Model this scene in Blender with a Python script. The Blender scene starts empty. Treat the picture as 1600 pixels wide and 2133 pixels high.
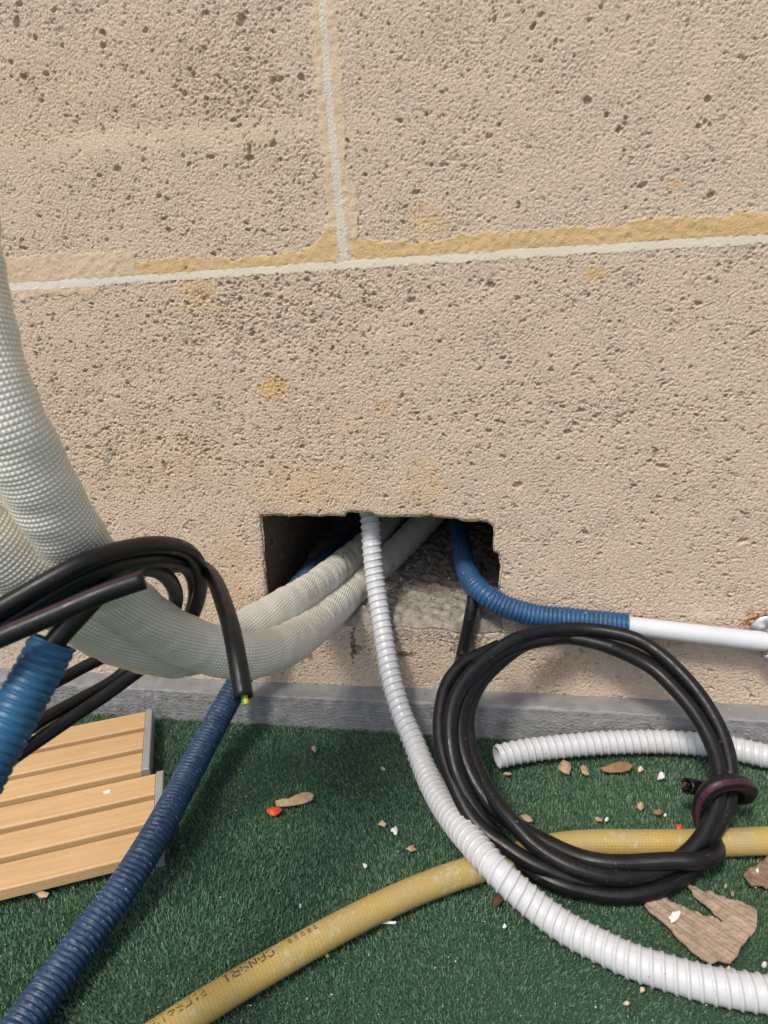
import bpy, math, random
import numpy as np
from mathutils import Matrix, Vector

rng = np.random.default_rng(7)
random.seed(7)
SC = bpy.context.scene
COL = SC.collection
PI = math.pi

# ------------------------------------------------------------------ camera
FPX, CX, CY = 1500.0, 800.0, 1066.5          # focal length and centre in photo pixels (1600 x 2133)
PITCH, ROLL, YAW = math.radians(18.6), math.radians(3.85), math.radians(-11.8)
CAM = np.array([0.1864, -0.8324, 0.58])      # metres; wall face is Y = 0, turf is Z = 0
_f = np.array([math.sin(YAW) * math.cos(PITCH), math.cos(YAW) * math.cos(PITCH), -math.sin(PITCH)])
_r = np.array([math.cos(YAW), -math.sin(YAW), 0.0])
_d = np.cross(_f, _r)
AX_R = _r * math.cos(ROLL) + _d * math.sin(ROLL)
AX_D = -_r * math.sin(ROLL) + _d * math.cos(ROLL)
AX_F = _f
cam_data = bpy.data.cameras.new('camera')
cam = bpy.data.objects.new('camera', cam_data)
COL.objects.link(cam)
cam_data.sensor_fit = 'VERTICAL'
cam_data.sensor_height = 36.0
cam_data.sensor_width = 36.0
cam_data.lens = FPX / 2133.0 * 36.0
cam_data.clip_start = 0.01
cam_data.clip_end = 500.0
m = Matrix.Identity(4)
for i in range(3):
    m[i][0], m[i][1], m[i][2], m[i][3] = AX_R[i], -AX_D[i], -AX_F[i], CAM[i]
cam.matrix_world = m
cam_data.dof.use_dof = True
cam_data.dof.focus_distance = 0.86
cam_data.dof.aperture_fstop = 13.0
SC.camera = cam

# ------------------------------------------------------------------ sky, sun, exposure
SUN_EL, SUN_AZ = math.radians(55), math.radians(20)
world = bpy.data.worlds.new('World')
SC.world = world
world.use_nodes = True
wn = world.node_tree
sky = wn.nodes.new('ShaderNodeTexSky')
sky.sky_type = 'NISHITA'
sky.sun_disc = False
sky.sun_elevation = SUN_EL
sky.sun_rotation = math.pi + SUN_AZ
sky.air_density = 1.0
sky.dust_density = 3.0
bg = wn.nodes['Background']
bg.inputs['Strength'].default_value = 0.15
wn.links.new(sky.outputs[0], bg.inputs['Color'])
sun_data = bpy.data.lights.new('sun', 'SUN')
sun_data.energy = 2.3
sun_data.angle = math.radians(10)
sun_data.color = (1.0, 0.94, 0.84)
sun = bpy.data.objects.new('sun', sun_data)
COL.objects.link(sun)
S_DIR = Vector((-math.sin(SUN_AZ) * math.cos(SUN_EL), -math.cos(SUN_AZ) * math.cos(SUN_EL), math.sin(SUN_EL)))
sun.rotation_euler = S_DIR.to_track_quat('Z', 'Y').to_euler()
SC.view_settings.view_transform = 'Standard'
SC.view_settings.look = 'None'
SC.view_settings.exposure = 0.07
SC.view_settings.gamma = 1.0
SC.view_settings.use_curve_mapping = False
SC.cycles.max_bounces = 6

# ------------------------------------------------------------------ photo pixel -> place in the world
def ray(x, y):
    return AX_R * ((x - CX) / FPX) + AX_D * ((y - CY) / FPX) + AX_F
def onY(x, y, Y=0.0):
    d = ray(x, y); return CAM + d * ((Y - CAM[1]) / d[1])
def onZ(x, y, Z=0.0):
    d = ray(x, y); return CAM + d * ((Z - CAM[2]) / d[2])
def atD(x, y, dep):
    return CAM + ray(x, y) * dep
def proj(P):
    q = np.asarray(P) - CAM
    z = q @ AX_F
    return (q @ AX_R) / z * FPX + CX, (q @ AX_D) / z * FPX + CY

# ------------------------------------------------------------------ mesh helpers
def mesh_np(name, V, Fc, uv=None, mat=None, smooth=True, parent=None, tint=None):
    V = np.ascontiguousarray(V, dtype=np.float32)
    Fc = np.ascontiguousarray(Fc, dtype=np.int32)
    k = Fc.shape[1]
    me = bpy.data.meshes.new(name)
    me.vertices.add(len(V)); me.vertices.foreach_set('co', V.ravel())
    me.loops.add(Fc.size); me.loops.foreach_set('vertex_index', Fc.ravel())
    me.polygons.add(len(Fc))
    me.polygons.foreach_set('loop_start', np.arange(0, Fc.size, k, dtype=np.int32))
    me.polygons.foreach_set('loop_total', np.full(len(Fc), k, dtype=np.int32))
    if smooth:
        me.polygons.foreach_set('use_smooth', np.ones(len(Fc), dtype=bool))
    if uv is not None:
        ul = me.uv_layers.new(name='UVMap')
        ul.data.foreach_set('uv', np.ascontiguousarray(uv, dtype=np.float32).ravel())
    if tint is not None:
        at = me.color_attributes.new('tint', 'FLOAT_COLOR', 'POINT')
        t4 = np.ones((len(V), 4), dtype=np.float32); t4[:, :3] = tint
        at.data.foreach_set('color', t4.ravel())
    me.update(calc_edges=True)
    if mat is not None:
        me.materials.append(mat)
    o = bpy.data.objects.new(name, me)
    COL.objects.link(o)
    if parent is not None:
        o.parent = parent
    return o
def mesh_py(name, V, Fc, mat=None, smooth=False, parent=None):
    me = bpy.data.meshes.new(name)
    me.from_pydata([tuple(map(float, v)) for v in V], [], Fc)
    if smooth:
        for p in me.polygons: p.use_smooth = True
    me.update()
    if mat is not None: me.materials.append(mat)
    o = bpy.data.objects.new(name, me)
    COL.objects.link(o)
    if parent is not None: o.parent = parent
    return o
def tag(o, label, cat, group=None, kind=None):
    o['label'] = label
    if cat: o['category'] = cat
    if group: o['group'] = group
    if kind: o['kind'] = kind
    return o
def empty(name, loc=(0, 0, 0)):
    o = bpy.data.objects.new(name, None)
    o.empty_display_size = 0.02
    COL.objects.link(o)
    return o            # kept at the origin: parts are modelled in world coordinates
def settle(root, base):
    """put the Empty at the thing's base and keep its parts where they are"""
    b = Vector([float(c) for c in base])
    root.location = b
    for c in COL.objects:
        if c.parent == root:
            c.location = c.location - b
def beveled_box(name, lo, hi, bev, mat, parent=None, frame=None):
    x0, y0, z0 = lo; x1, y1, z1 = hi
    V = []; b = bev
    for z, i in ((z0, b), (z0 + b, 0), (z1 - b, 0), (z1, b)):
        V += [(x0 + i, y0 + i * 1, z), (x1 - i, y0 + i, z), (x1 - i, y1 - i, z), (x0 + i, y1 - i, z)]
    Fc = [(3, 2, 1, 0), (12, 13, 14, 15)]
    for l in range(3):
        for k in range(4):
            a, c = l * 4 + k, l * 4 + (k + 1) % 4
            Fc.append((a, c, c + 4, a + 4))
    if frame is not None:
        o, e1, e2 = frame
        V = [o + e1 * v[0] + e2 * v[1] + np.array([0, 0, v[2]]) for v in V]
    return mesh_py(name, V, Fc, mat, False, parent)

def spline(P, ds, extra=None, closed=False):
    """centripetal-like Catmull-Rom through P, resampled every ds; extra: per point values carried along"""
    P = np.asarray(P, float)
    E_ = None if extra is None else np.asarray(extra, float).reshape(len(P), -1)
    Q = P if E_ is None else np.hstack([P, E_])
    if closed:
        Q = np.vstack([Q[-1], Q, Q[0], Q[1]])
    else:
        Q = np.vstack([2 * Q[0] - Q[1], Q, 2 * Q[-1] - Q[-2]])
    out = []
    for i in range(1, len(Q) - 2):
        p0, p1, p2, p3 = Q[i - 1], Q[i], Q[i + 1], Q[i + 2]
        d0 = max(np.linalg.norm(p1[:3] - p0[:3]) ** .5, 1e-4); d1 = max(np.linalg.norm(p2[:3] - p1[:3]) ** .5, 1e-4)
        d2 = max(np.linalg.norm(p3[:3] - p2[:3]) ** .5, 1e-4)
        m1 = (p1 - p0) / d0 - (p2 - p0) / (d0 + d1) + (p2 - p1) / d1
        m2 = (p2 - p1) / d1 - (p3 - p1) / (d1 + d2) + (p3 - p2) / d2
        m1, m2 = m1 * d1, m2 * d1
        t = np.linspace(0, 1, 24, endpoint=False)[:, None]
        out.append((2 * t**3 - 3 * t**2 + 1) * p1 + (t**3 - 2 * t**2 + t) * m1 + (-2 * t**3 + 3 * t**2) * p2 + (t**3 - t**2) * m2)
    out = np.vstack(out + [Q[-2][None]])
    s = np.concatenate([[0], np.cumsum(np.linalg.norm(np.diff(out[:, :3], axis=0), axis=1))])
    n = max(int(s[-1] / ds), 4)
    si = np.linspace(0, s[-1], n + 1)
    res = np.stack([np.interp(si, s, out[:, k]) for k in range(out.shape[1])], 1)
    # light smoothing takes the kinks out of the hand-placed control points
    return (res[:, :3], si, None if E_ is None else res[:, 3:])

def smooth_path(P, n):
    P = P.copy()
    for _ in range(n):
        P[1:-1] = .25 * P[:-2] + .5 * P[1:-1] + .25 * P[2:]
    return P

def frames(P, closed=False):
    T = np.gradient(P, axis=0); T /= np.linalg.norm(T, axis=1)[:, None]
    N = np.zeros_like(P)
    a = np.array([0, 0, 1.0]) if abs(T[0][2]) < .9 else np.array([0, 1.0, 0])
    n = a - T[0] * (a @ T[0]); N[0] = n / np.linalg.norm(n)
    for i in range(1, len(P)):
        n = N[i - 1] - T[i] * (N[i - 1] @ T[i])
        N[i] = n / np.linalg.norm(n)
    return T, N, np.cross(T, N)

def sweep(name, P, S, rad, nseg, mat, parent=None, prof=None, ends=('cap', 'cap'), wall=0.85, bore=0.03):
    """tube along P; prof(s, theta) adds to the radius; an 'open' end shows the wall and the bore"""
    T, N, B = frames(P)
    th = np.linspace(0, 2 * PI, nseg + 1)                 # seam column doubled for clean uv
    R = np.broadcast_to(np.asarray(rad, float).reshape(-1, 1) if np.ndim(rad) else np.full((len(P), 1), rad), (len(P), nseg + 1)).copy()
    if prof is not None:
        R = R + prof(S[:, None], th[None, :])
    def ringv(i, r, off=0.0):
        c = P[i] + T[i] * off
        return c + (np.cos(th)[:, None] * N[i] + np.sin(th)[:, None] * B[i]) * np.asarray(r).reshape(-1, 1)
    rings, vv = [], []
    r0, r1 = R[0].mean(), R[-1].mean()
    if ends[0] == 'open':
        rings += [ringv(0, np.full(nseg + 1, r0 * wall), bore), ringv(0, np.full(nseg + 1, r0 * wall), .0004)]; vv += [S[0], S[0]]
    else:
        rings += [ringv(0, np.full(nseg + 1, r0 * .02)), ringv(0, R[0] * .92, -r0 * .02)]; vv += [S[0], S[0]]
    body = P[:, None, :] + (np.cos(th)[None, :, None] * N[:, None, :] + np.sin(th)[None, :, None] * B[:, None, :]) * R[:, :, None]
    tail, tv = [], []
    if ends[1] == 'open':
        tail += [ringv(-1, np.full(nseg + 1, r1 * wall), -.0004), ringv(-1, np.full(nseg + 1, r1 * wall), -bore)]; tv += [S[-1], S[-1]]
    else:
        tail += [ringv(-1, R[-1] * .92, r1 * .02), ringv(-1, np.full(nseg + 1, r1 * .02))]; tv += [S[-1], S[-1]]
    V = np.vstack([np.vstack(rings), body.reshape(-1, 3), np.vstack(tail)])
    sv = np.concatenate([vv, S, tv])
    nr = len(sv); w = nseg + 1
    i, j = np.meshgrid(np.arange(nr - 1), np.arange(nseg), indexing='ij')
    a = (i * w + j).ravel(); Fc = np.stack([a, a + 1, a + 1 + w, a + w], 1)
    uu = np.tile(th / (2 * PI), nr); vvv = np.repeat(sv, w)
    uv = np.stack([uu[Fc.ravel()], vvv[Fc.ravel()]], 1)
    return mesh_np(name, V, Fc, uv, mat, True, parent)

def fnoise(nx, ny, cell, scale, beta=0.0, aniso=(1.0, 1.0), band=.45):
    """band-pass gaussian noise on a grid: feature size = scale (same unit as cell), unit variance"""
    w = rng.standard_normal((ny, nx))
    fx = np.fft.rfftfreq(nx, cell) * aniso[0]; fy = np.fft.fftfreq(ny, cell) * aniso[1]
    k = np.sqrt(fy[:, None] ** 2 + fx[None, :] ** 2) * scale
    H = np.exp(-((np.log(np.maximum(k, 1e-6))) ** 2) / (2 * band ** 2)) if beta == 0 else 1 / (1 + k ** beta)
    H[0, 0] = 0
    o = np.fft.irfft2(np.fft.rfft2(w) * H, s=(ny, nx))
    return o / o.std()

# ------------------------------------------------------------------ materials
def new_mat(name):
    mt = bpy.data.materials.new(name); mt.use_nodes = True
    nt = mt.node_tree; b = nt.nodes['Principled BSDF']
    return mt, nt, b
def N_(nt, t, **kw):
    n = nt.nodes.new(t)
    for k, v in kw.items():
        if k in ('operation', 'blend_type', 'data_type', 'attribute_name', 'noise_dimensions', 'feature', 'interpolation', 'clamp'): setattr(n, k, v)
        else: n.inputs[k].default_value = v
    return n
def L(nt, a, b): nt.links.new(a, b)
def noise(nt, vec, scale, detail=3, rough=.55):
    n = N_(nt, 'ShaderNodeTexNoise', Scale=scale, Detail=detail, Roughness=rough)
    if vec is not None: L(nt, vec, n.inputs['Vector'])
    return n.outputs['Fac']
def ramp(nt, fac, stops):
    r = nt.nodes.new('ShaderNodeValToRGB')
    el = r.color_ramp.elements
    while len(el) < len(stops): el.new(.5)
    for e, (p, c) in zip(el, stops):
        e.position = p; e.color = (c[0], c[1], c[2], 1) if not np.isscalar(c) else (c, c, c, 1)
    L(nt, fac, r.inputs['Fac'])
    return r.outputs['Color']
def mix(nt, fac, a, b, mode='MIX'):
    n = nt.nodes.new('ShaderNodeMix'); n.data_type = 'RGBA'; n.blend_type = mode
    for sock, v in ((n.inputs[0], fac), (n.inputs[6], a), (n.inputs[7], b)):
        if hasattr(v, 'default_value'): L(nt, v, sock)
        elif np.isscalar(v): sock.default_value = v
        else: sock.default_value = (v[0], v[1], v[2], 1)
    return n.outputs[2]
def math_(nt, op, a, b=None, clamp=False):
    n = nt.nodes.new('ShaderNodeMath'); n.operation = op; n.use_clamp = clamp
    for sock, v in ((n.inputs[0], a), (n.inputs[1], b)):
        if v is None: continue
        if hasattr(v, 'default_value'): L(nt, v, sock)
        else: sock.default_value = v
    return n.outputs[0]
def bump(nt, b, h, dist, strength=1.0):
    n = N_(nt, 'ShaderNodeBump', Distance=dist, Strength=strength)
    L(nt, h, n.inputs['Height']); L(nt, n.outputs['Normal'], b.inputs['Normal'])
def geo_pos(nt):
    return nt.nodes.new('ShaderNodeNewGeometry').outputs['Position']
def uvnode(nt):
    n = nt.nodes.new('ShaderNodeTexCoord'); s = nt.nodes.new('ShaderNodeSeparateXYZ')
    L(nt, n.outputs['UV'], s.inputs[0]); return s.outputs[0], s.outputs[1], n.outputs['UV']
def comb(nt, x, y, z=0.0):
    n = nt.nodes.new('ShaderNodeCombineXYZ')
    for k, v in enumerate((x, y, z)):
        if hasattr(v, 'default_value'): L(nt, v, n.inputs[k])
        else: n.inputs[k].default_value = v
    return n.outputs[0]
def vscale(nt, vec, s):
    n = nt.nodes.new('ShaderNodeMapping'); n.inputs['Scale'].default_value = s
    L(nt, vec, n.inputs['Vector']); return n.outputs[0]

def stone_mat(name, base, dark, spread=1.0, bump_d=.0011, tinted=True, rough=.92, fine=640.0, grit=.30):
    mt, nt, b = new_mat(name); p = geo_pos(nt)
    n1 = noise(nt, p, fine, 2, .6); n2 = noise(nt, p, 16, 4, .6); n3 = noise(nt, p, 4.2, 3, .5); n4 = noise(nt, p, fine * .42, 2, .6)
    c = ramp(nt, n1, [(.28, tuple(v * (1 - grit * 1.1) for v in base)), (.5, base), (.72, tuple(min(1, v * (1 + grit * .75)) for v in base))])
    c = mix(nt, math_(nt, 'MULTIPLY', ramp(nt, n4, [(.52, 0.), (.70, 1.)]), .55 * spread), c, dark)
    c = mix(nt, math_(nt, 'MULTIPLY', ramp(nt, n2, [(.35, 0.), (.7, 1.)]), .22 * spread), c, tuple(v * f for v, f in zip(base, (1.0, .93, .82))))
    c = mix(nt, math_(nt, 'MULTIPLY', ramp(nt, n3, [(.4, 0.), (.65, 1.)]), .25 * spread), c, tuple(v * f for v, f in zip(base, (.98, .98, 1.03))))
    if tinted:
        a = nt.nodes.new('ShaderNodeAttribute'); a.attribute_name = 'tint'
        c = mix(nt, 1.0, c, a.outputs['Color'], 'MULTIPLY')
    L(nt, c, b.inputs['Base Color']); b.inputs['Roughness'].default_value = rough
    b.inputs['Specular IOR Level'].default_value = .2
    h = math_(nt, 'ADD', noise(nt, p, fine * .9, 3, .7), math_(nt, 'MULTIPLY', noise(nt, p, fine * .40, 2, .5), .9))
    bump(nt, b, h, bump_d, .9)
    return mt
M = {}
M['stone'] = stone_mat('limestone', (.66, .540, .418), (.44, .345, .255), bump_d=.0019)
M['surround'] = stone_mat('limestone_plain', (.56, .46, .352), (.38, .30, .22), tinted=False, bump_d=.002, fine=320)
M['band'] = stone_mat('ochre_repair_mortar', (.59, .42, .215), (.50, .34, .155), .5, .0007, grit=.12)
M['tan'] = stone_mat('tan_repair_mortar', (.60, .475, .335), (.52, .395, .265), .5, .0007, grit=.12)
M['cream'] = stone_mat('cream_pointing', (.69, .635, .505), (.61, .55, .425), .2, .0005, grit=.08)
M['cream_plain'] = stone_mat('cream_pointing_plain', (.69, .635, .505), (.61, .55, .425), .2, .0005, False, grit=.08)
M['white_joint'] = stone_mat('white_pointing', (.68, .645, .585), (.60, .565, .51), .2, .0005, grit=.08)
M['grey_joint'] = stone_mat('grey_pointing', (.615, .575, .50), (.49, .455, .39), .2, .0009, grit=.08)
M['lining'] = stone_mat('dirty_hole_stone_shaded', (.17, .135, .098), (.07, .055, .04), 1.0, .004, False, fine=260)  # dirty stone, darkened further so its colour carries the hole's shade
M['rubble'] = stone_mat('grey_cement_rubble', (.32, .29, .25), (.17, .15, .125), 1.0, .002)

def cement_mat():
    mt, nt, b = new_mat('grey_painted_cement'); p = geo_pos(nt)
    n1 = noise(nt, p, 30, 5, .65); n2 = noise(nt, vscale(nt, p, (14, 150, 520)), 1.0, 4, .6); n3 = noise(nt, p, 420, 2, .5)
    c = ramp(nt, n1, [(.3, (.205, .208, .208)), (.55, (.245, .248, .246)), (.8, (.285, .285, .28))])
    c = mix(nt, .22, c, ramp(nt, n2, [(.3, (.15, .155, .16)), (.7, (.28, .28, .28))]))
    sp = ramp(nt, noise(nt, p, 150, 2, .4), [(.70, 0.), (.76, 1.)])
    c = mix(nt, math_(nt, 'MULTIPLY', sp, .5), c, (.55, .53, .5))
    a = nt.nodes.new('ShaderNodeAttribute'); a.attribute_name = 'tint'
    c = mix(nt, 1.0, c, a.outputs['Color'], 'MULTIPLY')
    L(nt, c, b.inputs['Base Color']); b.inputs['Roughness'].default_value = .62
    bump(nt, b, math_(nt, 'ADD', n3, math_(nt, 'MULTIPLY', n2, 1.6)), .0009, .8)
    return mt
M['cement'] = cement_mat()

def hose_white():
    mt, nt, b = new_mat('white_spiral_hose_vinyl'); u, v, uv = uvnode(nt); p = geo_pos(nt)
    fr = math_(nt, 'FRACT', math_(nt, 'SUBTRACT', math_(nt, 'DIVIDE', v, .0092), u))
    line = ramp(nt, fr, [(.60, 0.), (.66, 1.), (.70, 1.), (.78, 0.)])
    c = mix(nt, math_(nt, 'MULTIPLY', line, .45), (.57, .578, .595), (.32, .32, .33))
    d = ramp(nt, noise(nt, p, 45, 5, .7), [(.48, 0.), (.72, 1.)])
    c = mix(nt, math_(nt, 'MULTIPLY', d, .22), c, (.52, .49, .43))
    s = ramp(nt, noise(nt, p, 330, 1, .4), [(.76, 0.), (.79, 1.)])
    c = mix(nt, math_(nt, 'MULTIPLY', s, .75), c, (.10, .09, .08))
    L(nt, c, b.inputs['Base Color']); b.inputs['Roughness'].default_value = .33
    L(nt, ramp(nt, noise(nt, p, 60, 4, .6), [(.3, .22), (.7, .48)]), b.inputs['Roughness'])
    b.inputs['Subsurface Weight'].default_value = .08; b.inputs['Subsurface Radius'].default_value = (.004, .004, .004)
    b.inputs['Subsurface Scale'].default_value = .5
    return mt
M['hose_white'] = hose_white()

def conduit_blue(name, base, dirt):
    mt, nt, b = new_mat(name); u, v, uv = uvnode(nt); p = geo_pos(nt)
    n1 = noise(nt, p, 40, 4, .6)
    c = ramp(nt, n1, [(.3, tuple(x * .8 for x in base)), (.7, tuple(x * 1.2 for x in base))])
    fr = math_(nt, 'FRACT', math_(nt, 'DIVIDE', v, .0053))
    rib = ramp(nt, fr, [(.06, 1.), (.26, 0.), (.74, 0.), (.94, 1.)])
    sc = ramp(nt, noise(nt, p, 170, 4, .75), [(.50, 0.), (.66, 1.)])
    sc2 = ramp(nt, noise(nt, p, 22, 3, .6), [(.35, .2), (.65, 1.)])
    f = math_(nt, 'MULTIPLY', math_(nt, 'MULTIPLY', rib, sc), math_(nt, 'MULTIPLY', sc2, dirt))
    c = mix(nt, f, c, (.34, .36, .36))
    sp = ramp(nt, noise(nt, p, 260, 1, .4), [(.77, 0.), (.79, 1.)])
    c = mix(nt, math_(nt, 'MULTIPLY', sp, .8), c, (.55, .52, .47))
    L(nt, c, b.inputs['Base Color'])
    L(nt, ramp(nt, noise(nt, p, 90, 3, .6), [(.3, .36), (.7, .60)]), b.inputs['Roughness'])
    bump(nt, b, noise(nt, p, 500, 2, .5), .0003, .4)
    return mt
M['blue'] = conduit_blue('blue_corrugated_plastic', (.014, .070, .165), .45)
M['blue_dirty'] = conduit_blue('dusty_navy_corrugated_plastic', (.012, .042, .105), .85)
M['blue_near'] = conduit_blue('bright_blue_corrugated_plastic', (.011, .088, .185), .22)

def cable_black(name, stripe=None, marks=False, dust=.5, wid=.05):
    mt, nt, b = new_mat(name); u, v, uv = uvnode(nt); p = geo_pos(nt)
    n1 = noise(nt, p, 60, 4, .6)
    c = ramp(nt, n1, [(.3, (.0045, .0045, .005)), (.7, (.010, .010, .011))])
    sp = ramp(nt, noise(nt, p, 300, 2, .5), [(.70, 0.), (.78, 1.)])
    c = mix(nt, math_(nt, 'MULTIPLY', sp, dust), c, (.28, .27, .26))
    scr = ramp(nt, noise(nt, comb(nt, math_(nt, 'MULTIPLY', u, 60.), math_(nt, 'MULTIPLY', v, 45.)), 1.0, 3, .6), [(.62, 0.), (.72, 1.)])
    c = mix(nt, math_(nt, 'MULTIPLY', scr, .16 * dust * 2), c, (.20, .19, .19))
    if stripe is not None:
        f = math_(nt, 'MULTIPLY', math_(nt, 'GREATER_THAN', u, stripe - wid), math_(nt, 'LESS_THAN', u, stripe + wid))
        if marks:
            g = math_(nt, 'GREATER_THAN', math_(nt, 'FRACT', math_(nt, 'DIVIDE', v, .0075)), .10)
            f = math_(nt, 'MULTIPLY', f, g)
        c = mix(nt, math_(nt, 'MULTIPLY', f, .8), c, (.075, .020, .040))
    L(nt, c, b.inputs['Base Color'])
    L(nt, ramp(nt, noise(nt, p, 110, 4, .6), [(.3, .30), (.7, .50)]), b.inputs['Roughness'])
    b.inputs['Specular IOR Level'].default_value = .32
    bump(nt, b, noise(nt, p, 380, 2, .5), .0002, .3)
    return mt
M['cable'] = cable_black('black_rubber_cable')
M['cable_near'] = cable_black('black_smooth_cable', None, False, .12)
M['cable_near_stripe'] = cable_black('black_smooth_cable_with_purple_stripe', .05, False, .12, .022)

def braid_mat():
    mt, nt, b = new_mat('woven_white_insulation_sleeve'); u, v, uv = uvnode(nt); p = geo_pos(nt)
    a = math_(nt, 'MULTIPLY', u, 46 * 2 * PI)
    row = math_(nt, 'DIVIDE', v, .0029)
    k = math_(nt, 'MULTIPLY', row, 2 * PI)
    a2 = math_(nt, 'ADD', a, math_(nt, 'MULTIPLY', row, PI * .30))
    ca = math_(nt, 'ADD', math_(nt, 'MULTIPLY', math_(nt, 'COSINE', a2), .5), .5)
    ck = math_(nt, 'ADD', math_(nt, 'MULTIPLY', math_(nt, 'COSINE', k), .5), .5)
    h = math_(nt, 'MULTIPLY', ca, ck)
    h = math_(nt, 'POWER', h, .6)
    c = ramp(nt, h, [(.05, (.60, .575, .455)), (.40, (.85, .825, .725)), (.9, (.93, .92, .86))])
    d = ramp(nt, noise(nt, p, 14, 4, .6), [(.4, 0.), (.75, 1.)])
    c = mix(nt, math_(nt, 'MULTIPLY', d, .18), c, (.52, .47, .34))
    L(nt, c, b.inputs['Base Color']); b.inputs['Roughness'].default_value = .42
    hh = math_(nt, 'ADD', h, math_(nt, 'MULTIPLY', noise(nt, p, 120, 2, .5), .5))
    bump(nt, b, hh, .0009, .85)
    return mt
M['braid'] = braid_mat()

def yellow_mat():
    mt, nt, b = new_mat('yellow_braided_garden_hose'); u, v, uv = uvnode(nt); p = geo_pos(nt)
    a = math_(nt, 'MULTIPLY', u, 30.); k = math_(nt, 'DIVIDE', v, .0034)
    w1 = math_(nt, 'SINE', math_(nt, 'MULTIPLY', math_(nt, 'ADD', a, k), PI)); w2 = math_(nt, 'SINE', math_(nt, 'MULTIPLY', math_(nt, 'SUBTRACT', a, k), PI))
    w = math_(nt, 'ADD', math_(nt, 'MULTIPLY', math_(nt, 'MULTIPLY', w1, w2), .5), .5)
    c = ramp(nt, w, [(.1, (.405, .284, .068)), (.6, (.445, .315, .080)), (.95, (.47, .34, .095))])
    d = ramp(nt, noise(nt, p, 26, 5, .65), [(.38, 0.), (.70, 1.)])
    c = mix(nt, math_(nt, 'MULTIPLY', d, .72), c, (.36, .295, .165))
    g = ramp(nt, math_(nt, 'ADD', noise(nt, p, 130, 4, .7), math_(nt, 'MULTIPLY', noise(nt, p, 9, 2, .5), .5)), [(.86, 0.), (.95, 1.)])
    c = mix(nt, math_(nt, 'MULTIPLY', g, .35), c, (.58, .53, .42))
    sp = ramp(nt, noise(nt, p, 190, 3, .6), [(.70, 0.), (.75, 1.)])
    c = mix(nt, math_(nt, 'MULTIPLY', sp, .65), c, (.12, .095, .06))
    L(nt, c, b.inputs['Base Color']); b.inputs['Roughness'].default_value = .48
    bump(nt, b, math_(nt, 'ADD', w, noise(nt, p, 200, 3, .6)), .0004, .5)
    return mt
M['yellow'] = yellow_mat()

def plain(name, col, rough, metal=0.0, var=.12, scale=60, bd=0.0, spec=.5):
    mt, nt, b = new_mat(name); p = geo_pos(nt)
    n = noise(nt, p, scale, 4, .6)
    c = ramp(nt, n, [(.28, tuple(v * (1 - var) for v in col)), (.72, tuple(min(1, v * (1 + var)) for v in col))])
    L(nt, c, b.inputs['Base Color']); b.inputs['Roughness'].default_value = rough
    b.inputs['Metallic'].default_value = metal; b.inputs['Specular IOR Level'].default_value = spec
    if bd: bump(nt, b, noise(nt, p, scale * 5, 3, .6), bd, .7)
    return mt
M['pipe'] = plain('white_rigid_conduit', (.62, .635, .66), .36, 0, .05, 25)
M['zinc'] = plain('galvanised_steel', (.56, .58, .58), .34, .9, .14, 120)
M['ink'] = plain('faded_black_ink', (.085, .066, .04), .7)
M['cap'] = plain('grey_plastic_edging', (.30, .305, .30), .5, 0, .06, 40)
M['bar'] = plain('dark_plastic_base', (.05, .05, .05), .6)
M['copper'] = plain('copper_core', (.55, .25, .14), .35, .9)
M['earth'] = plain('yellow_wire_insulation', (.62, .52, .02), .4)
M['earth_green'] = plain('green_wire_insulation', (.03, .34, .04), .4)
M['bark'] = plain('grey_brown_bark', (.345, .262, .190), .85, 0, .25, 70, .0012, .2)
M['bark_dark'] = plain('dark_brown_bark', (.25, .165, .115), .85, 0, .4, 120, .0014, .2)
M['leaf'] = plain('dry_brown_leaf', (.30, .17, .09), .7, 0, .28, 140, .0006, .3)
M['leaf_pale'] = plain('pale_dry_leaf', (.44, .31, .19), .7, 0, .25, 160, .0006, .3)
M['leaf_dark'] = plain('dark_dry_leaf', (.14, .060, .032), .6, 0, .3, 140, .0006, .3)
M['chip'] = plain('white_paint_chip', (.80, .79, .76), .6, 0, .06, 120)
M['chip_tan'] = plain('cream_stone_chip', (.62, .50, .34), .85, 0, .18, 160, .0006, .2)
M['red'] = plain('orange_red_shell', (.62, .075, .022), .45, 0, .2, 120)
M['backing'] = plain('dark_green_turf_backing', (.03, .08, .045), .9)
M['ground'] = plain('grey_concrete_ground', (.30, .29, .27), .9, 0, .15, 3)

def wood_mat():
    mt, nt, b = new_mat('honey_composite_wood'); u, v, uv = uvnode(nt)
    st = comb(nt, math_(nt, 'MULTIPLY', u, 9.), math_(nt, 'MULTIPLY', v, 420.))
    oi = nt.nodes.new('ShaderNodeObjectInfo')
    sh = nt.nodes.new('ShaderNodeVectorMath'); sh.operation = 'ADD'
    L(nt, st, sh.inputs[0]); L(nt, comb(nt, math_(nt, 'MULTIPLY', oi.outputs['Random'], 50.), math_(nt, 'MULTIPLY', oi.outputs['Random'], 90.)), sh.inputs[1])
    n1 = noise(nt, sh.outputs[0], 1.0, 4, .6)
    p = geo_pos(nt); n2 = noise(nt, p, 18, 3, .5)
    c = ramp(nt, n1, [(.30, (.50, .315, .145)), (.55, (.60, .395, .195)), (.8, (.65, .45, .24))])
    c = mix(nt, math_(nt, 'MULTIPLY', ramp(nt, n2, [(.35, 0.), (.7, 1.)]), .3), c, (.66, .44, .23))
    sp = ramp(nt, noise(nt, p, 210, 2, .5), [(.72, 0.), (.77, 1.)])
    c = mix(nt, math_(nt, 'MULTIPLY', sp, .55), c, (.24, .13, .055))
    L(nt, c, b.inputs['Base Color']); b.inputs['Roughness'].default_value = .5
    bump(nt, b, n1, .0003, .5)
    return mt
M['wood'] = wood_mat()

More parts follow.
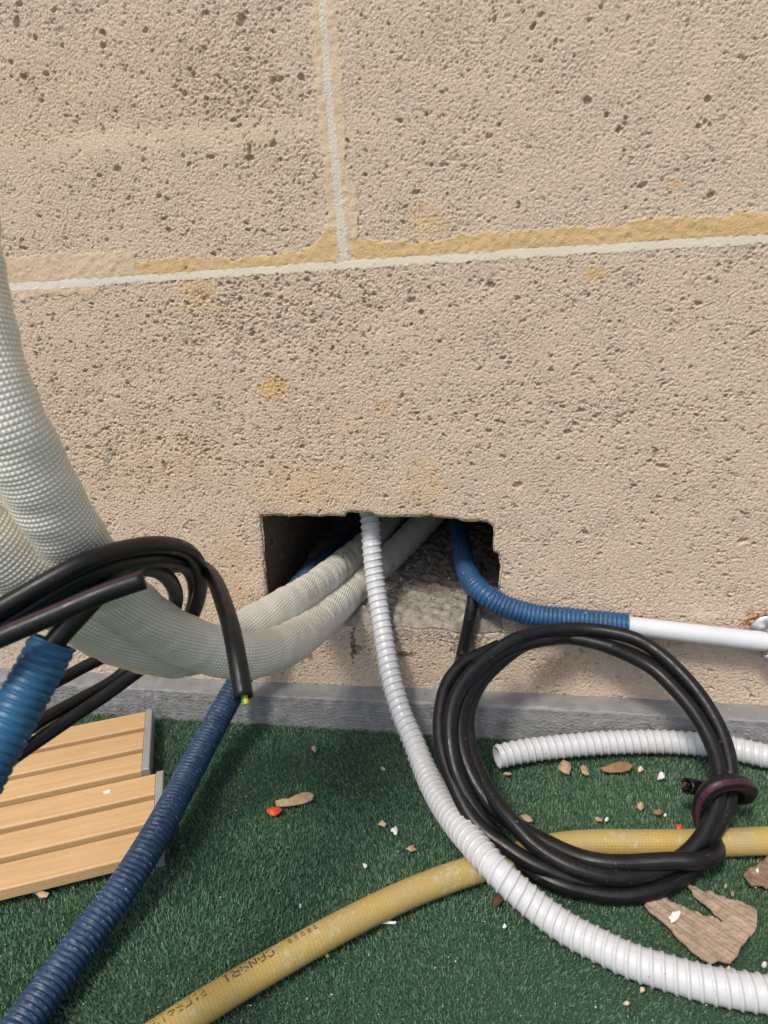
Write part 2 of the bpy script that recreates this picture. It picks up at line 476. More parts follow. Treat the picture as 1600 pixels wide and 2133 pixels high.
def turf_mat():
    mt, nt, b = new_mat('green_turf_fibre'); p = geo_pos(nt)
    a = nt.nodes.new('ShaderNodeAttribute'); a.attribute_name = 'tint'
    n2 = noise(nt, p, 7, 4, .6)
    c = mix(nt, math_(nt, 'MULTIPLY', ramp(nt, n2, [(.42, 0.), (.72, 1.)]), .22), a.outputs['Color'], (.20, .24, .19))
    L(nt, c, b.inputs['Base Color']); b.inputs['Roughness'].default_value = .5
    b.inputs['Specular IOR Level'].default_value = .3
    return mt
M['turf'] = turf_mat()

# ------------------------------------------------------------------ the ground
def sheet(name, x0, x1, y0, y1, z, mat):
    return mesh_py(name, [(x0, y0, z), (x1, y0, z), (x1, y1, z), (x0, y1, z)], [(0, 1, 2, 3)], mat)
g = sheet('ground', -60, 60, -60, 60, -.012, M['ground']); tag(g, 'grey concrete ground under the green turf', 'ground', kind='structure')
tb = sheet('turf_backing', -1.6, 1.6, -1.9, -.006, -.002, M['backing']); tag(tb, 'dark woven backing of the green artificial turf', 'turf backing', kind='structure')

# ------------------------------------------------------------------ the stone wall: a height field cut into blocks, pointing and repair bands
wall = empty('stone_wall')
CELL = .0012
X0, X1, Z0, Z1 = -.60, .56, .022, .945
nx, nz = int((X1 - X0) / CELL) + 1, int((Z1 - Z0) / CELL) + 1
xs = X0 + np.arange(nx) * CELL; zs = Z0 + np.arange(nz) * CELL
GX, GZ = np.meshgrid(xs, zs)
PX, PY = proj(np.stack([GX.ravel(), np.zeros(GX.size), GZ.ravel()], 1))
PX, PY = PX.reshape(GX.shape), PY.reshape(GX.shape)
jit = fnoise(nx, nz, CELL, .030) * 2.2 + fnoise(nx, nz, CELL, .008) * 1.3          # photo pixels
jit2 = fnoise(nx, nz, CELL, .040) * 1.0 + fnoise(nx, nz, CELL, .010) * .9
def cv(x, pts):
    return np.interp(x, [p[0] for p in pts], [p[1] for p in pts])
def edges(PX, PY, jit, jit2):
    d = {}
    d['jc'] = cv(PX, [(-300, 619), (20, 598), (280, 582), (720, 552), (1100, 527), (1600, 497), (1900, 479)]) + jit2 * .5
    d['jh'] = cv(PX, [(0, 7.8), (280, 8.2), (500, 9.0), (900, 9.5), (1600, 10.5)]) + jit * .12
    d['vc'] = cv(PY, [(-200, 652), (0, 670.5), (250, 689), (545, 718), (600, 723)]) + jit2 * .5
    d['vh'] = cv(PY, [(0, 7.2), (545, 8.6)]) + jit * .12
    return d
def classify(PX, PY, jit, jit2):
    d = edges(PX, PY, jit, jit2); jc, jh, vc, vh = d['jc'], d['jh'], d['vc'], d['vh']
    above = PY < jc; left_of = PX < vc
    up_r = cv(PX, [(740, 499), (800, 503), (905, 505), (950, 491), (1020, 484), (1100, 480), (1200, 471), (1300, 469), (1345, 455), (1400, 451), (1480, 456), (1530, 443), (1600, 440), (1900, 420)]) + jit
    up_l = cv(PX, [(285, 546), (350, 537), (420, 536), (500, 540), (545, 535), (600, 526), (645, 517), (664, 497), (676, 478), (700, 478)]) + jit
    up_f = cv(PX, [(-300, 551), (20, 535), (160, 528), (290, 522)]) + jit * .8
    vl = cv(PY, [(-200, 628), (0, 645), (120, 652), (250, 664), (400, 680), (480, 684), (560, 690)]) + jit
    vr = cv(PY, [(-200, 690), (0, 702), (120, 712), (250, 719), (380, 726), (398, 744), (490, 746), (520, 742)]) + jit
    cat = np.full(PX.shape, 2)
    cat[above & left_of] = 0; cat[above & ~left_of] = 1
    cat[above & (PX > vl) & left_of] = 9
    cat[above & (PX < vr) & ~left_of & (PY < 540)] = 10
    cat[above & (PY > up_r) & (PX > vc) & (PX > 735 + jit)] = 7
    cat[above & (PY > up_l) & (PX > 284 + jit) & (PX < 700)] = 6
    cat[above & (PY > up_f) & (PX <= 284 + jit)] = 8
    cat[~above & (PY < jc + 24 + jit * 1.5) & (PX < 215 + jit * 5)] = 11
    cat[above & (np.abs(PX - vc) < vh)] = 5
    hor = np.abs(PY - jc) < jh
    cat[hor & (PX < 300 + jit * 3)] = 3
    cat[hor & (PX >= 300 + jit * 3)] = 4
    return cat
# let the grid lines follow the pointing so that its edges are not stepped
e = edges(PX, PY, jit, jit2)
gy = np.gradient(PY, axis=0); gx = np.gradient(PX, axis=1)
for sg in (-1, 1):
    dd = (e['jc'] + sg * e['jh'] - PY) / gy; k = np.abs(dd) <= .5; GZ[k] += dd[k] * CELL
    dd = (e['vc'] + sg * e['vh'] - PX) / gx; k = (np.abs(dd) <= .5) & (PY < e['jc'] - e['jh'] * .5); GX[k] += dd[k] * CELL
PX, PY = proj(np.stack([GX.ravel(), np.zeros(GX.size), GZ.ravel()], 1))
PX, PY = PX.reshape(GX.shape), PY.reshape(GX.shape)
e = edges(PX, PY, jit, jit2); jc, jh, vc, vh = e['jc'], e['jh'], e['vc'], e['vh']
cat = classify(PX, PY, jit, jit2)
is_stone = cat <= 2
is_joint = (cat >= 3) & (cat <= 5)

grain = fnoise(nx, nz, CELL, .0036, band=.30) * .72 + fnoise(nx, nz, CELL, .0065, band=.4) * .40 + fnoise(nx, nz, CELL, .0027, band=.25) * .30
soft = fnoise(nx, nz, CELL, .09)
# smoothed streaks where a rasp went over the upper left stone
streak = np.exp(-((PY - cv(PX, [(0, 330), (200, 300), (330, 285), (660, 262)])) / 26) ** 2) * (PX < 655)
rough_k = np.clip(.85 + .10 * fnoise(nx, nz, CELL, .12) + .35 * np.exp(-(((PX - 470) / 160) ** 2 + ((PY - 170) / 120) ** 2)), .45, 1.7) * (1 - .8 * streak)
H = np.where(grain > 0, grain * .00030, grain * .00082) * rough_k + soft * .0003
# pits, more of them where the stone is coarse
dens = np.clip(.30 + .45 * fnoise(nx, nz, CELL, .08, band=.7), .05, None)
def blob(cx, cy, rx, ry): return np.exp(-(((PX - cx) / rx) ** 2 + ((PY - cy) / ry) ** 2))
dens = dens + 2.6 * blob(520, 640, 200, 45) + 2.0 * blob(500, 200, 130, 90) + 1.3 * blob(250, 900, 280, 120) + 1.2 * blob(1180, 860, 260, 60) \
    + 1.5 * blob(560, 720, 220, 50) + 1.0 * blob(560, 940, 200, 60) + 1.0 * blob(600, 370, 90, 120) + .7 * blob(850, 600, 300, 40) + .8 * blob(930, 300, 120, 120)
dens = np.where(is_stone, dens, .02) * (1 - .85 * streak) * np.where(cat == 1, .5, np.where(cat == 0, .8, 1.0))
cum = np.cumsum(dens.ravel()); cum /= cum[-1]
PIT = np.zeros_like(H)
def pit(ci, cj, a, bb, ang, dep):
    R_ = int(max(a, bb) / CELL) + 2
    i0, i1, j0, j1 = max(ci - R_, 0), min(ci + R_ + 1, nz), max(cj - R_, 0), min(cj + R_ + 1, nx)
    if i1 <= i0 or j1 <= j0: return
    dx = xs[j0:j1][None, :] - xs[min(cj, nx - 1)]; dz = zs[i0:i1][:, None] - zs[min(ci, nz - 1)]
    u = dx * math.cos(ang) + dz * math.sin(ang); v = -dx * math.sin(ang) + dz * math.cos(ang)
    q = (u / a) ** 2 + (v / bb) ** 2 + grain[i0:i1, j0:j1] * .16
    PIT[i0:i1, j0:j1] = np.minimum(PIT[i0:i1, j0:j1], -dep * np.clip((1.15 - q) * 2.2, 0, 1))
for idx in np.searchsorted(cum, rng.random(4300)):
    a = min(.00075 + .00038 * rng.gamma(1.4), .0034)
    pit(idx // nx, idx % nx, a * rng.uniform(.9, 1.6), a * rng.uniform(.6, 1.0), rng.normal(0, .5), min(a * 2.0, .0056))
# fine pores everywhere, in drifts
por = np.exp(.75 * fnoise(nx, nz, CELL, .035, band=.8)) * (.35 + dens) * is_stone
cum2 = np.cumsum(por.ravel()); cum2 /= cum2[-1]
for idx in np.searchsorted(cum2, rng.random(15000)):
    a = rng.uniform(.0008, .00135)
    pit(idx // nx, idx % nx, a * rng.uniform(1, 1.5), a, rng.uniform(0, 3), rng.uniform(.0011, .0022))
for (px, py, a, b2) in ((1080, 1010, .0085, .0055), (1550, 1125, .0085, .0042), (1265, 238, .0032, .0032), (1225, 208, .0058, .005), (1475, 205, .0045, .004), (245, 350, .0055, .0050), (140, 937, .0040, .0028),
                        (1380, 970, .010, .0035), (1368, 945, .0035, .008), (880, 650, .004, .004), (1050, 745, .005, .003), (1455, 262, .003, .003), (520, 310, .003, .007), (505, 40, .006, .008), (35, 45, .005, .010), (75, 78, .004, .004),
                        (440, 325, .007, .003), (1340, 385, .007, .003), (50, 515, .008, .003), (630, 930, .004, .004), (1215, 855, .006, .003), (870, 860, .004, .0025), (570, 300, .006, .004)):
    P = onY(px, py); pit(int((P[2] - Z0) / CELL), int((P[0] - X0) / CELL), a * .68, b2 * .68, rng.normal(0, .25), .0050)
H = H + np.where(is_stone, PIT, PIT * .6)
fine = fnoise(nx, nz, CELL, .0035, band=.4)
lowband = fnoise(nx, nz, CELL, .016)
H = np.where(is_stone, H, soft * .0004 + fine * .00018 + lowband * .00022 + .0006 + PIT * .5)
edge_l = np.where(cat == 5, 1 - ((PX - vc) / vh) ** 2, 1 - ((PY - jc) / jh) ** 2)
H = np.where(is_joint, .0003 + .0001 * np.sqrt(np.clip(edge_l, 0, 1)) + fine * np.where(cat == 5, .00022, .00010) + soft * .0003, H)

# wall tint: ochre smears, cement smears, rust, dark patches, the coil's shadow painted in
tint = np.ones(GX.shape + (3,))
blotch = np.clip(fnoise(nx, nz, CELL, .012, band=.7) * .5 + .5, 0, 1)
def stain_shade(cx, cy, rx, ry, col, k, hard=2.0, rag=.5):
    q = ((PX - cx) / rx) ** 2 + ((PY - cy) / ry) ** 2 + (blotch - .5) * rag * 2
    f = np.clip((1.35 - q) * hard, 0, 1) * k
    f = f[..., None]
    tint[:] = tint * (1 - f) + tint * np.array(col) * f
OC = (1.06, .90, .60)
stain_shade(570, 810, 30, 26, OC, .95, 2.5); stain_shade(890, 462, 45, 36, OC, .55, 1.2); stain_shade(410, 606, 34, 20, OC, .7); stain_shade(1238, 572, 20, 16, OC, .8)
stain_shade(640, 1010, 110, 46, OC, .50, 1.0, .8); stain_shade(880, 1005, 42, 50, OC, .5, 1.0, .8); stain_shade(800, 850, 26, 16, OC, .45); stain_shade(1405, 385, 16, 8, OC, .7); stain_shade(730, 890, 40, 20, OC, .35, 1., 1.)
stain_shade(330, 960, 130, 60, OC, .30, .8, 1.); stain_shade(420, 640, 60, 16, OC, .25); stain_shade(900, 700, 700, 200, (1.0, .99, .99), .8, .6); stain_shade(200, 200, 340, 120, (1.0, .96, .90), .6, .6, 1.)
stain_shade(950, 60, 200, 60, (.92, .97, .92), .6, .7, 1.); stain_shade(310, 288, 350, 26, (1.06, 1.09, 1.04), .8, 1.)
stain_shade(400, 1300, 160, 70, (1.05, .96, .85), .5, .6, .8); stain_shade(480, 1190, 60, 90, OC, .35, .8, .8)
stain_shade(735, 1250, 20, 14, (.6, .55, .5), .5)
GREY = (.82, .86, .92)
stain_shade(900, 1285, 150, 46, (.60, .64, .70), .85, 1.5, .7); stain_shade(1020, 1300, 42, 38, (.95, 1.02, 1.12), .8, 1.5, .8); stain_shade(800, 1330, 160, 42, (.80, .80, .82), .6, .8, 1.)
stain_shade(735, 1342, 5, 34, (.25, .22, .2), .8, 2., .6); stain_shade(742, 1352, 9, 10, (.25, .22, .2), .7, 2., .8); stain_shade(836, 1362, 24, 5, (.22, .2, .18), .8, 2., .6); stain_shade(645, 1368, 8, 6, (.3, .25, .2), .7)
stain_shade(975, 1330, 26, 60, (.35, .33, .32), .75, 1.4, .8); stain_shade(225, 955, 6, 30, (.45, .55, .60), .6, 2., 1.); stain_shade(1170, 1395, 60, 30, (.6, .52, .45), .4, .8, 1.)  # last one paints the coil's cast shadow; first darkens the wall behind the riser
stain_shade(560, 1262, 10, 60, (.45, .4, .36), .6, 1.4, .8)  # darker strip along the hole's lower left edge
stain_shade(1584, 1304, 36, 28, (.66, .33, .14), .85, 1.2, .8); stain_shade(1588, 1292, 26, 14, (.45, .20, .09), .8, 1.5, .8)
stain_shade(1470, 1282, 26, 10, (1.25, 1.3, 1.35), .5, 2., 1.2)
for _ in range(46):
    stain_shade(rng.uniform(0, 1600), rng.uniform(0, 1350), rng.uniform(8, 40), rng.uniform(6, 22), (1.12, 1.13, 1.16) if rng.random() < .55 else (.90, .86, .78), rng.uniform(.2, .5), 1.5, 1.3)
tint = np.where(is_joint[..., None], 1 + (tint - 1) * .25, tint)
bs = (np.clip(fnoise(nx, nz, CELL, .006, band=.5) - 2.3, 0, 1) * .7)[..., None] * (~is_stone)[..., None]
tint = tint * (1 - bs)

# hole outline (photo pixels on the wall face)
HOLE_PX = [(543, 1075), (600, 1076), (680, 1077), (716, 1077), (726, 1068), (770, 1067), (790, 1078), (850, 1077), (905, 1079), (950, 1082), (975, 1086), (1000, 1087), (1018, 1092), (1027, 1100), (1028, 1130), (1029, 1149), (1037, 1153), (1039, 1190), (1041, 1225), (1045, 1270),
           (1043, 1312), (1005, 1318), (960, 1316), (880, 1306), (800, 1300), (725, 1302), (640, 1300), (575, 1299), (562, 1285), (557, 1240), (552, 1180), (548, 1120)]
HOLE = np.array([onY(*p)[[0, 2]] for p in HOLE_PX])
def dense_poly(poly, step):
    out = []
    for i in range(len(poly)):
        a, b2 = poly[i], poly[(i + 1) % len(poly)]
        k = max(1, int(np.linalg.norm(b2 - a) / step))
        out += [a + (b2 - a) * t / k for t in range(k)]
    return np.array(out)
def inside(poly, X, Y):
    r = np.zeros(X.shape, bool); n = len(poly)
    for i in range(n):
        (xa, ya), (xb, yb) = poly[i], poly[(i + 1) % n]
        cnd = ((ya > Y) != (yb > Y))
        r ^= cnd & (X < (xb - xa) * (Y - ya) / (yb - ya + 1e-12) + xa)
    return r
# rounded worn edge of the opening: stone falls back next to it
HOLE = dense_poly(HOLE, .004); hn = rng.normal(0, 1, HOLE.shape); hn = sum(np.roll(hn, k, 0) for k in (-2, -1, 0, 1, 2)) / 5; HOLE = HOLE + hn * .0016 + rng.normal(0, .0002, HOLE.shape)
dist = np.full(GX.shape, 1.0); NXP = GX.copy(); NZP = GZ.copy()
for i in range(len(HOLE)):
    a, b2 = HOLE[i], HOLE[(i + 1) % len(HOLE)]
    ab = b2 - a; t = np.clip(((GX - a[0]) * ab[0] + (GZ - a[1]) * ab[1]) / (ab @ ab), 0, 1)
    cx_, cz_ = a[0] + t * ab[0], a[1] + t * ab[1]
    dn = np.hypot(GX - cx_, GZ - cz_); k = dn < dist
    dist[k] = dn[k]; NXP[k] = cx_[k]; NZP[k] = cz_[k]
k = dist < .55 * CELL
GX[k] = NXP[k]; GZ[k] = NZP[k]
def ctr4(a): return .25 * (a[:-1, :-1] + a[1:, :-1] + a[:-1, 1:] + a[1:, 1:])
hole_f = inside(HOLE, ctr4(GX), ctr4(GZ))
fcat = classify(ctr4(PX), ctr4(PY), ctr4(jit), ctr4(jit2))
H = H - .0035 * np.clip(1 - dist / .006, 0, 1) ** 2
VW = np.stack([GX.ravel(), -H.ravel(), GZ.ravel()], 1)
ii, jj = np.meshgrid(np.arange(nz - 1), np.arange(nx - 1), indexing='ij')
A = (ii * nx + jj)
QUAD = np.stack([A, A + 1, A + nx + 1, A + nx], -1)
names = {0: ('stone_block', 'stone', 'coarse pitted block left of the upright joint'), 1: ('stone_block', 'stone', 'smoother block right of the upright joint'), 2: ('stone_block', 'stone', 'long lower block with the square hole'),
         3: ('pointing_line', 'white_joint', None), 4: ('pointing_line', 'cream', None), 5: ('pointing_line', 'grey_joint', 'grey upright pointing line'),
         6: ('repair_band', 'band', None), 7: ('repair_band', 'band', None), 8: ('repair_band', 'tan', None), 9: ('repair_band', 'tan', None), 10: ('repair_band', 'tan', None), 11: ('repair_band', 'tan', None)}
tf = tint.reshape(-1, 3)
for c, (nm, mk, lb) in names.items():
    q = QUAD[(fcat == c) & ~hole_f]
    if not len(q): continue
    ids, inv = np.unique(q.ravel(), return_inverse=True)
    o = mesh_np(nm, VW[ids], inv.reshape(-1, 4), None, M[mk], True, wall, tf[ids])
    if lb: o['label'] = lb
del QUAD, VW

# tunnel behind the opening
HP = dense_poly(HOLE, .004); ctr = HP.mean(0); nP = len(HP)
deps = np.concatenate([[.0005], np.arange(.006, .40, .008)])
LV = []; lown = np.zeros(nP)
for d in deps:
    k = 1.0 + (.012 if d > .001 else .004)
    r = ctr + (HP - ctr) * k
    nse = rng.standard_normal(nP); nse = (nse + np.roll(nse, 1) + np.roll(nse, -1)) / 3
    out = (HP - ctr) / np.linalg.norm(HP - ctr, axis=1)[:, None]
    lown += rng.standard_normal(nP) * .0008; lown *= .93
    lw = np.convolve(np.concatenate([lown[-6:], lown, lown[:6]]), np.ones(13) / 13, 'valid')
    r = r + out * (nse * .0016 + .0012 + (np.abs(lw) * 2.2 if d > .001 else 0))[:, None]
    LV.append(np.stack([r[:, 0], np.full(nP, d), r[:, 1]], 1))
LV = np.vstack(LV + [np.array([[ctr[0], deps[-1] + .01, ctr[1]]])])
nd = len(deps)
a, b2 = np.meshgrid(np.arange(nd - 1), np.arange(nP), indexing='ij')
q = np.stack([a * nP + b2, a * nP + (b2 + 1) % nP, (a + 1) * nP + (b2 + 1) % nP, (a + 1) * nP + b2], -1).reshape(-1, 4)
back = np.array([[(nd - 1) * nP + k, (nd - 1) * nP + (k + 1) % nP, len(LV) - 1, len(LV) - 1] for k in range(nP)])
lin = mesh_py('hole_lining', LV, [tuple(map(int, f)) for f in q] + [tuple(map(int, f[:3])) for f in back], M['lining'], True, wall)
lin['label'] = 'dirty sides of the square hole with shade painted into their colour'
# rubble floor of the hole
fx = np.arange(-.16, .165, .0022); fy = np.arange(.001, .39, .0022)
FXg, FYg = np.meshgrid(fx, fy)
zf = np.interp(FXg, [-.16, -.05, .05, .16], [.1465, .1455, .1420, .1435])
nfx, nfy = len(fx), len(fy)
zz = zf + .0016 + fnoise(nfx, nfy, .0022, .03) * .0018 + np.abs(fnoise(nfx, nfy, .0022, .010)) * .0016 + fnoise(nfx, nfy, .0022, .005) * .0006
zz = zz - np.interp(FYg, [.001, .0032, .0054, .0076, .0098, .02], [.026, .0060, .0032, .0016, .0008, 0]) 
ftint = np.ones(FXg.shape + (3,)) * np.clip(1.05 + .14 * fnoise(nfx, nfy, .0022, .02), .6, 1.4)[..., None]
ai, aj = np.meshgrid(np.arange(nfy - 1), np.arange(nfx - 1), indexing='ij'); aa = ai * nfx + aj
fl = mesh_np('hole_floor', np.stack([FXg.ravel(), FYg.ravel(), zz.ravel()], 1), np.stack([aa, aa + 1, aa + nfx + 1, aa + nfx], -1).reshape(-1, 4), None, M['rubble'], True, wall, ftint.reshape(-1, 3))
fl['label'] = 'grey cement rubble on the floor of the hole'
# the wall goes on outside the picture
for lo, hi in (((-4, .0012, -.01), (X0 + .002, .42, .572)), ((-4, .0012, .596), (X0 + .002, .42, 1.25)), ((X1 - .002, .0012, -.01), (4, .42, .570)), ((X1 - .002, .0012, .594), (4, .42, 1.25)),
               ((-4, .0012, 1.262), (-.9, .42, 1.9)), ((-.888, .0012, 1.262), (.3, .42, 1.9)), ((.312, .0012, 1.262), (4, .42, 1.9)), ((-4, .0012, 1.912), (4, .42, 3.2))):
    beveled_box('stone_block', lo, hi, .004, M['surround'], wall)
for lo, hi in (((X0, .0012, Z1 - .002), (.0, .42, 1.25)), ((.012, .0012, Z1 - .002), (X1, .42, 1.25)), ((X0 + .002, .401, -.01), (X1 - .002, .42, Z1))):
    beveled_box('stone_block', lo, hi, .003, M['surround'], wall)
for lo, hi in (((-4, -.0008, .5735), (X0 + .001, .05, .5945)), ((X1 - .001, -.0008, .5715), (4, .05, .5925)), ((-4, -.0004, 1.2515), (4, .05, 1.2605)), ((-4, -.0004, 1.9015), (4, .05, 1.9105))):
    beveled_box('pointing_line', lo, hi, .001, M['cream_plain'], wall)
tag(wall, 'pale pitted limestone block wall with white pointing and a square hole', 'wall')
settle(wall, (0, 0, 0))

# ------------------------------------------------------------------ kerb: low cement upstand along the foot of the wall
kx = np.concatenate([np.linspace(-4, -.62, 12), np.arange(-.60, .575, .0018), np.linspace(.6, 4, 12)])
prof = []          # (y, z, front weight)
for t in np.linspace(0, 1, 14): prof.append((.006 - .036 * t, .0425 - .0010 * t, 0))
for t in np.linspace(0, 1, 6)[1:]: prof.append((-.030 - .0035 * math.sin(t * PI / 2), .0415 - .0035 * (1 - math.cos(t * PI / 2)), t))
for t in np.linspace(0, 1, 30)[1:]: prof.append((-.0335 - .0095 * t, .038 - .044 * t, 1))
prof = np.array(prof); nk, npf = len(kx), len(prof)
s1 = fnoise(nk, npf, .0018, .006, aniso=(.22, 1)); s2 = fnoise(nk, npf, .0018, .03); s3 = fnoise(nk, npf, .0018, .004)
yy = prof[:, 0][:, None] + np.zeros((npf, nk)); zz = prof[:, 1][:, None] + np.zeros((npf, nk)); fw = prof[:, 2][:, None]
s4 = fnoise(nk, npf, .0018, .0042, aniso=(.10, 1))
yy = yy - fw * (s1 * .00022 + s3 * .00016 + s2 * .0003 + s4 * .00055)
zz = zz + (1 - fw) * (s2 * .00035 + s3 * .00008) + .0012 * np.sin(kx * 9)[None, :] * (1 - fw)
# a cracked joint
kc = onY(308, 1440, -.033)[0]
crack = np.exp(-((kx[None, :] - kc - .004 * np.sin(np.linspace(0, 9, npf))[:, None]) / .0016) ** 2)
yy += crack * .0016 * fw; zz -= crack * .0012 * (1 - fw)
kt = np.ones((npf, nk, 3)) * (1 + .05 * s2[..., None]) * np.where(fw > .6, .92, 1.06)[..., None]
i, j = np.meshgrid(np.arange(npf - 1), np.arange(nk - 1), indexing='ij'); a = i * nk + j
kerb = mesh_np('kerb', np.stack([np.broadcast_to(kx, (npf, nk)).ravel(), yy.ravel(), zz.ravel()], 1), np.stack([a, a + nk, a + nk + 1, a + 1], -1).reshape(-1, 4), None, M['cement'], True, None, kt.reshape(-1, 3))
tag(kerb, 'low grey cement kerb running along the foot of the stone wall', 'kerb', kind='structure')

# ------------------------------------------------------------------ artificial turf: real fibres
def fibres(x0, x1, y0, y1, dens, keep_out, fat):
    n = int((x1 - x0) * (y1 - y0) * dens)
    bx = rng.uniform(x0, x1, n); by = rng.uniform(y0, y1, n)
    if keep_out:
        k = ~((bx > keep_out[0]) & (bx < keep_out[1]) & (by > keep_out[2]) & (by < keep_out[3]))
        bx, by = bx[k], by[k]; n = len(bx)
    az = rng.uniform(0, 2 * PI, n); lean = rng.uniform(.1, .7, n); hgt = rng.uniform(.0034, .0056, n); w = rng.uniform(.00032, .00056, n) * fat
    cx_ = .25 * np.sin(bx * 21 + by * 9); cy_ = -.35 + .3 * np.sin(by * 17 - bx * 6)       # combed this way and that
    dx = np.cos(az) * lean + cx_ * .6; dy = np.sin(az) * lean + cy_ * .6
    base = np.stack([bx, by, np.full(n, -.0015)], 1)
    side = np.stack([-np.sin(az) * w, np.cos(az) * w, np.zeros(n)], 1)
    mid = base + np.stack([dx * hgt * .35, dy * hgt * .35, hgt * .62], 1)
    tip = base + np.stack([dx * hgt, dy * hgt, hgt * .98], 1)
    V = np.stack([base - side, base + side, mid + side * .8, mid - side * .8, tip], 1).reshape(-1, 3)
    t = rng.random(n)[:, None]; g2 = rng.random(n)[:, None]
    c = np.array([.070, .142, .086]) * (1 - t) + np.array([.185, .325, .190]) * t
    c = np.where(g2 > .94, np.array([.24, .33, .25]), c)
    c = np.where(g2 < .06, np.array([.08, .12, .05]), c)
    return V, np.repeat(c, 5, axis=0)
Va, Ca = fibres(-.60, .54, -.58, -.040, 460000, None, 1.0)
Vb, Cb = fibres(-1.6, 1.6, -1.6, -.040, 12000, (-.60, .54, -.58, 0), 4.0)
V = np.vstack([Va, Vb]); o5 = np.arange(len(V) // 5)[:, None] * 5
tri = np.concatenate([o5 + np.array([0, 1, 2]), o5 + np.array([0, 2, 3]), o5 + np.array([3, 2, 4])])
tf_ = mesh_np('turf', V, tri, None, M['turf'], False, None, np.vstack([Ca, Cb]).astype(np.float32))
tag(tf_, 'short green artificial turf covering the ground', 'artificial turf', kind='stuff')
del V, Va, Vb, tri

# ------------------------------------------------------------------ deck panels (three slats and a grey end strip each)
TA = math.radians(26.0)
E1 = np.array([-math.cos(TA), -math.sin(TA), 0.0]); E2 = np.array([math.sin(TA), -math.cos(TA), 0.0])
def slat_mesh(name, o, x0, x1, y0, y1, z0, z1, parent):
    b = .0016
    pf = [(y0 + b, z0), (y0, z0 + b), (y0, z1 - b), (y0 + b * .4, z1 - b * .4), (y0 + b, z1), ((y0 + y1) / 2, z1 + .0002), (y1 - b, z1), (y1 - b * .4, z1 - b * .4), (y1, z1 - b), (y1, z0 + b), (y1 - b, z0)]
    V = []; n = len(pf); xs_ = (x0, x0 + .001, x1 - .001, x1)
    ins = (.001, 0, 0, .001); cy = (y0 + y1) / 2; cz = (z0 + z1) / 2
    for x, s in zip(xs_, ins):
        for (y, z) in pf:
            V.append(o + E1 * x + E2 * (y + np.sign(cy - y) * s) + np.array([0, 0, z + np.sign(cz - z) * s]))
    Fc, UV = [], []
    for k in range(3):
        for i in range(n):
            a, c = k * n + i, k * n + (i + 1) % n
            Fc.append((a, c, c + n, a + n)); UV += [(xs_[k], i * .006), (xs_[k], (i + 1) * .006), (xs_[k + 1], (i + 1) * .006), (xs_[k + 1], i * .006)]
    Fc.append(tuple(range(n - 1, -1, -1))); Fc.append(tuple(range(3 * n, 4 * n)))
    UV += [(0, 0)] * (2 * n)
    ob = mesh_py(name, V, Fc, M['wood'], False, parent)
    ul = ob.data.uv_layers.new(name='UVMap')
    for l, uvv in zip(ul.data, UV): l.uv = uvv
    return ob
def deck_panel(corner, label):
    t = empty('deck_panel')
    o = np.array([corner[0], corner[1], 0.0])
    for k in range(3):
        y = k * .0470
        slat_mesh('slat', o, .009, .46, y, y + .0375, .010, .0245, t)
    W = 2 * .0470 + .0375
    beveled_box('end_strip', (0.0, -.001, .004), (.0088, W + .001, .0262), .0012, M['cap'], t, (o, E1, E2))
    beveled_box('end_strip', (.4602, -.001, .004), (.469, W + .001, .0262), .0012, M['cap'], t, (o, E1, E2))
    for x in (.03, .22, .42):
        beveled_box('crossbar', (x, .004, .003), (x + .024, W - .004, .0099), .001, M['bar'], t, (o, E1, E2))
    tag(t, label, 'deck panel', 'wooden deck panels lying on the turf')
    settle(t, o)
    return t
c1 = onZ(318, 1476, .0262); c2 = onZ(341, 1604, .0262)
deck_panel(c1, 'honey coloured slatted deck panel nearest the grey kerb')
deck_panel(c2, 'honey coloured slatted deck panel farther from the kerb, under the navy conduit')

# ------------------------------------------------------------------ hoses, conduits, cables
def path(pts, ds, closed=False, smooth=0):
    """pts: (photo x, photo y, how, value[, radius]); or ('w', place); how: 'd' depth along the lens axis, 'z' height, 'y' distance from the wall"""
    P = [np.array(p[1]) if p[0] == 'w' else atD(p[0], p[1], p[3]) if p[2] == 'd' else onZ(p[0], p[1], p[3]) if p[2] == 'z' else onY(p[0], p[1], p[3]) for p in pts]
    ex = None
    Q, S, X = spline(P, ds, ex, closed)
    if smooth: Q = smooth_path(Q, smooth)
    return Q, S, X
def rib_white(S, th):
    fr = np.mod(S / .0092 - th / (2 * PI), 1.0)
    return .0016 * np.exp(-((fr - .5) / .135) ** 2) - .0003 * np.exp(-((fr - .70) / .06) ** 2)
def rib_blue(S, th):
    fr = np.mod(S / .0053, 1.0)
    return -.0015 * np.exp(-((fr - .5) / .17) ** 4) + 0 * th

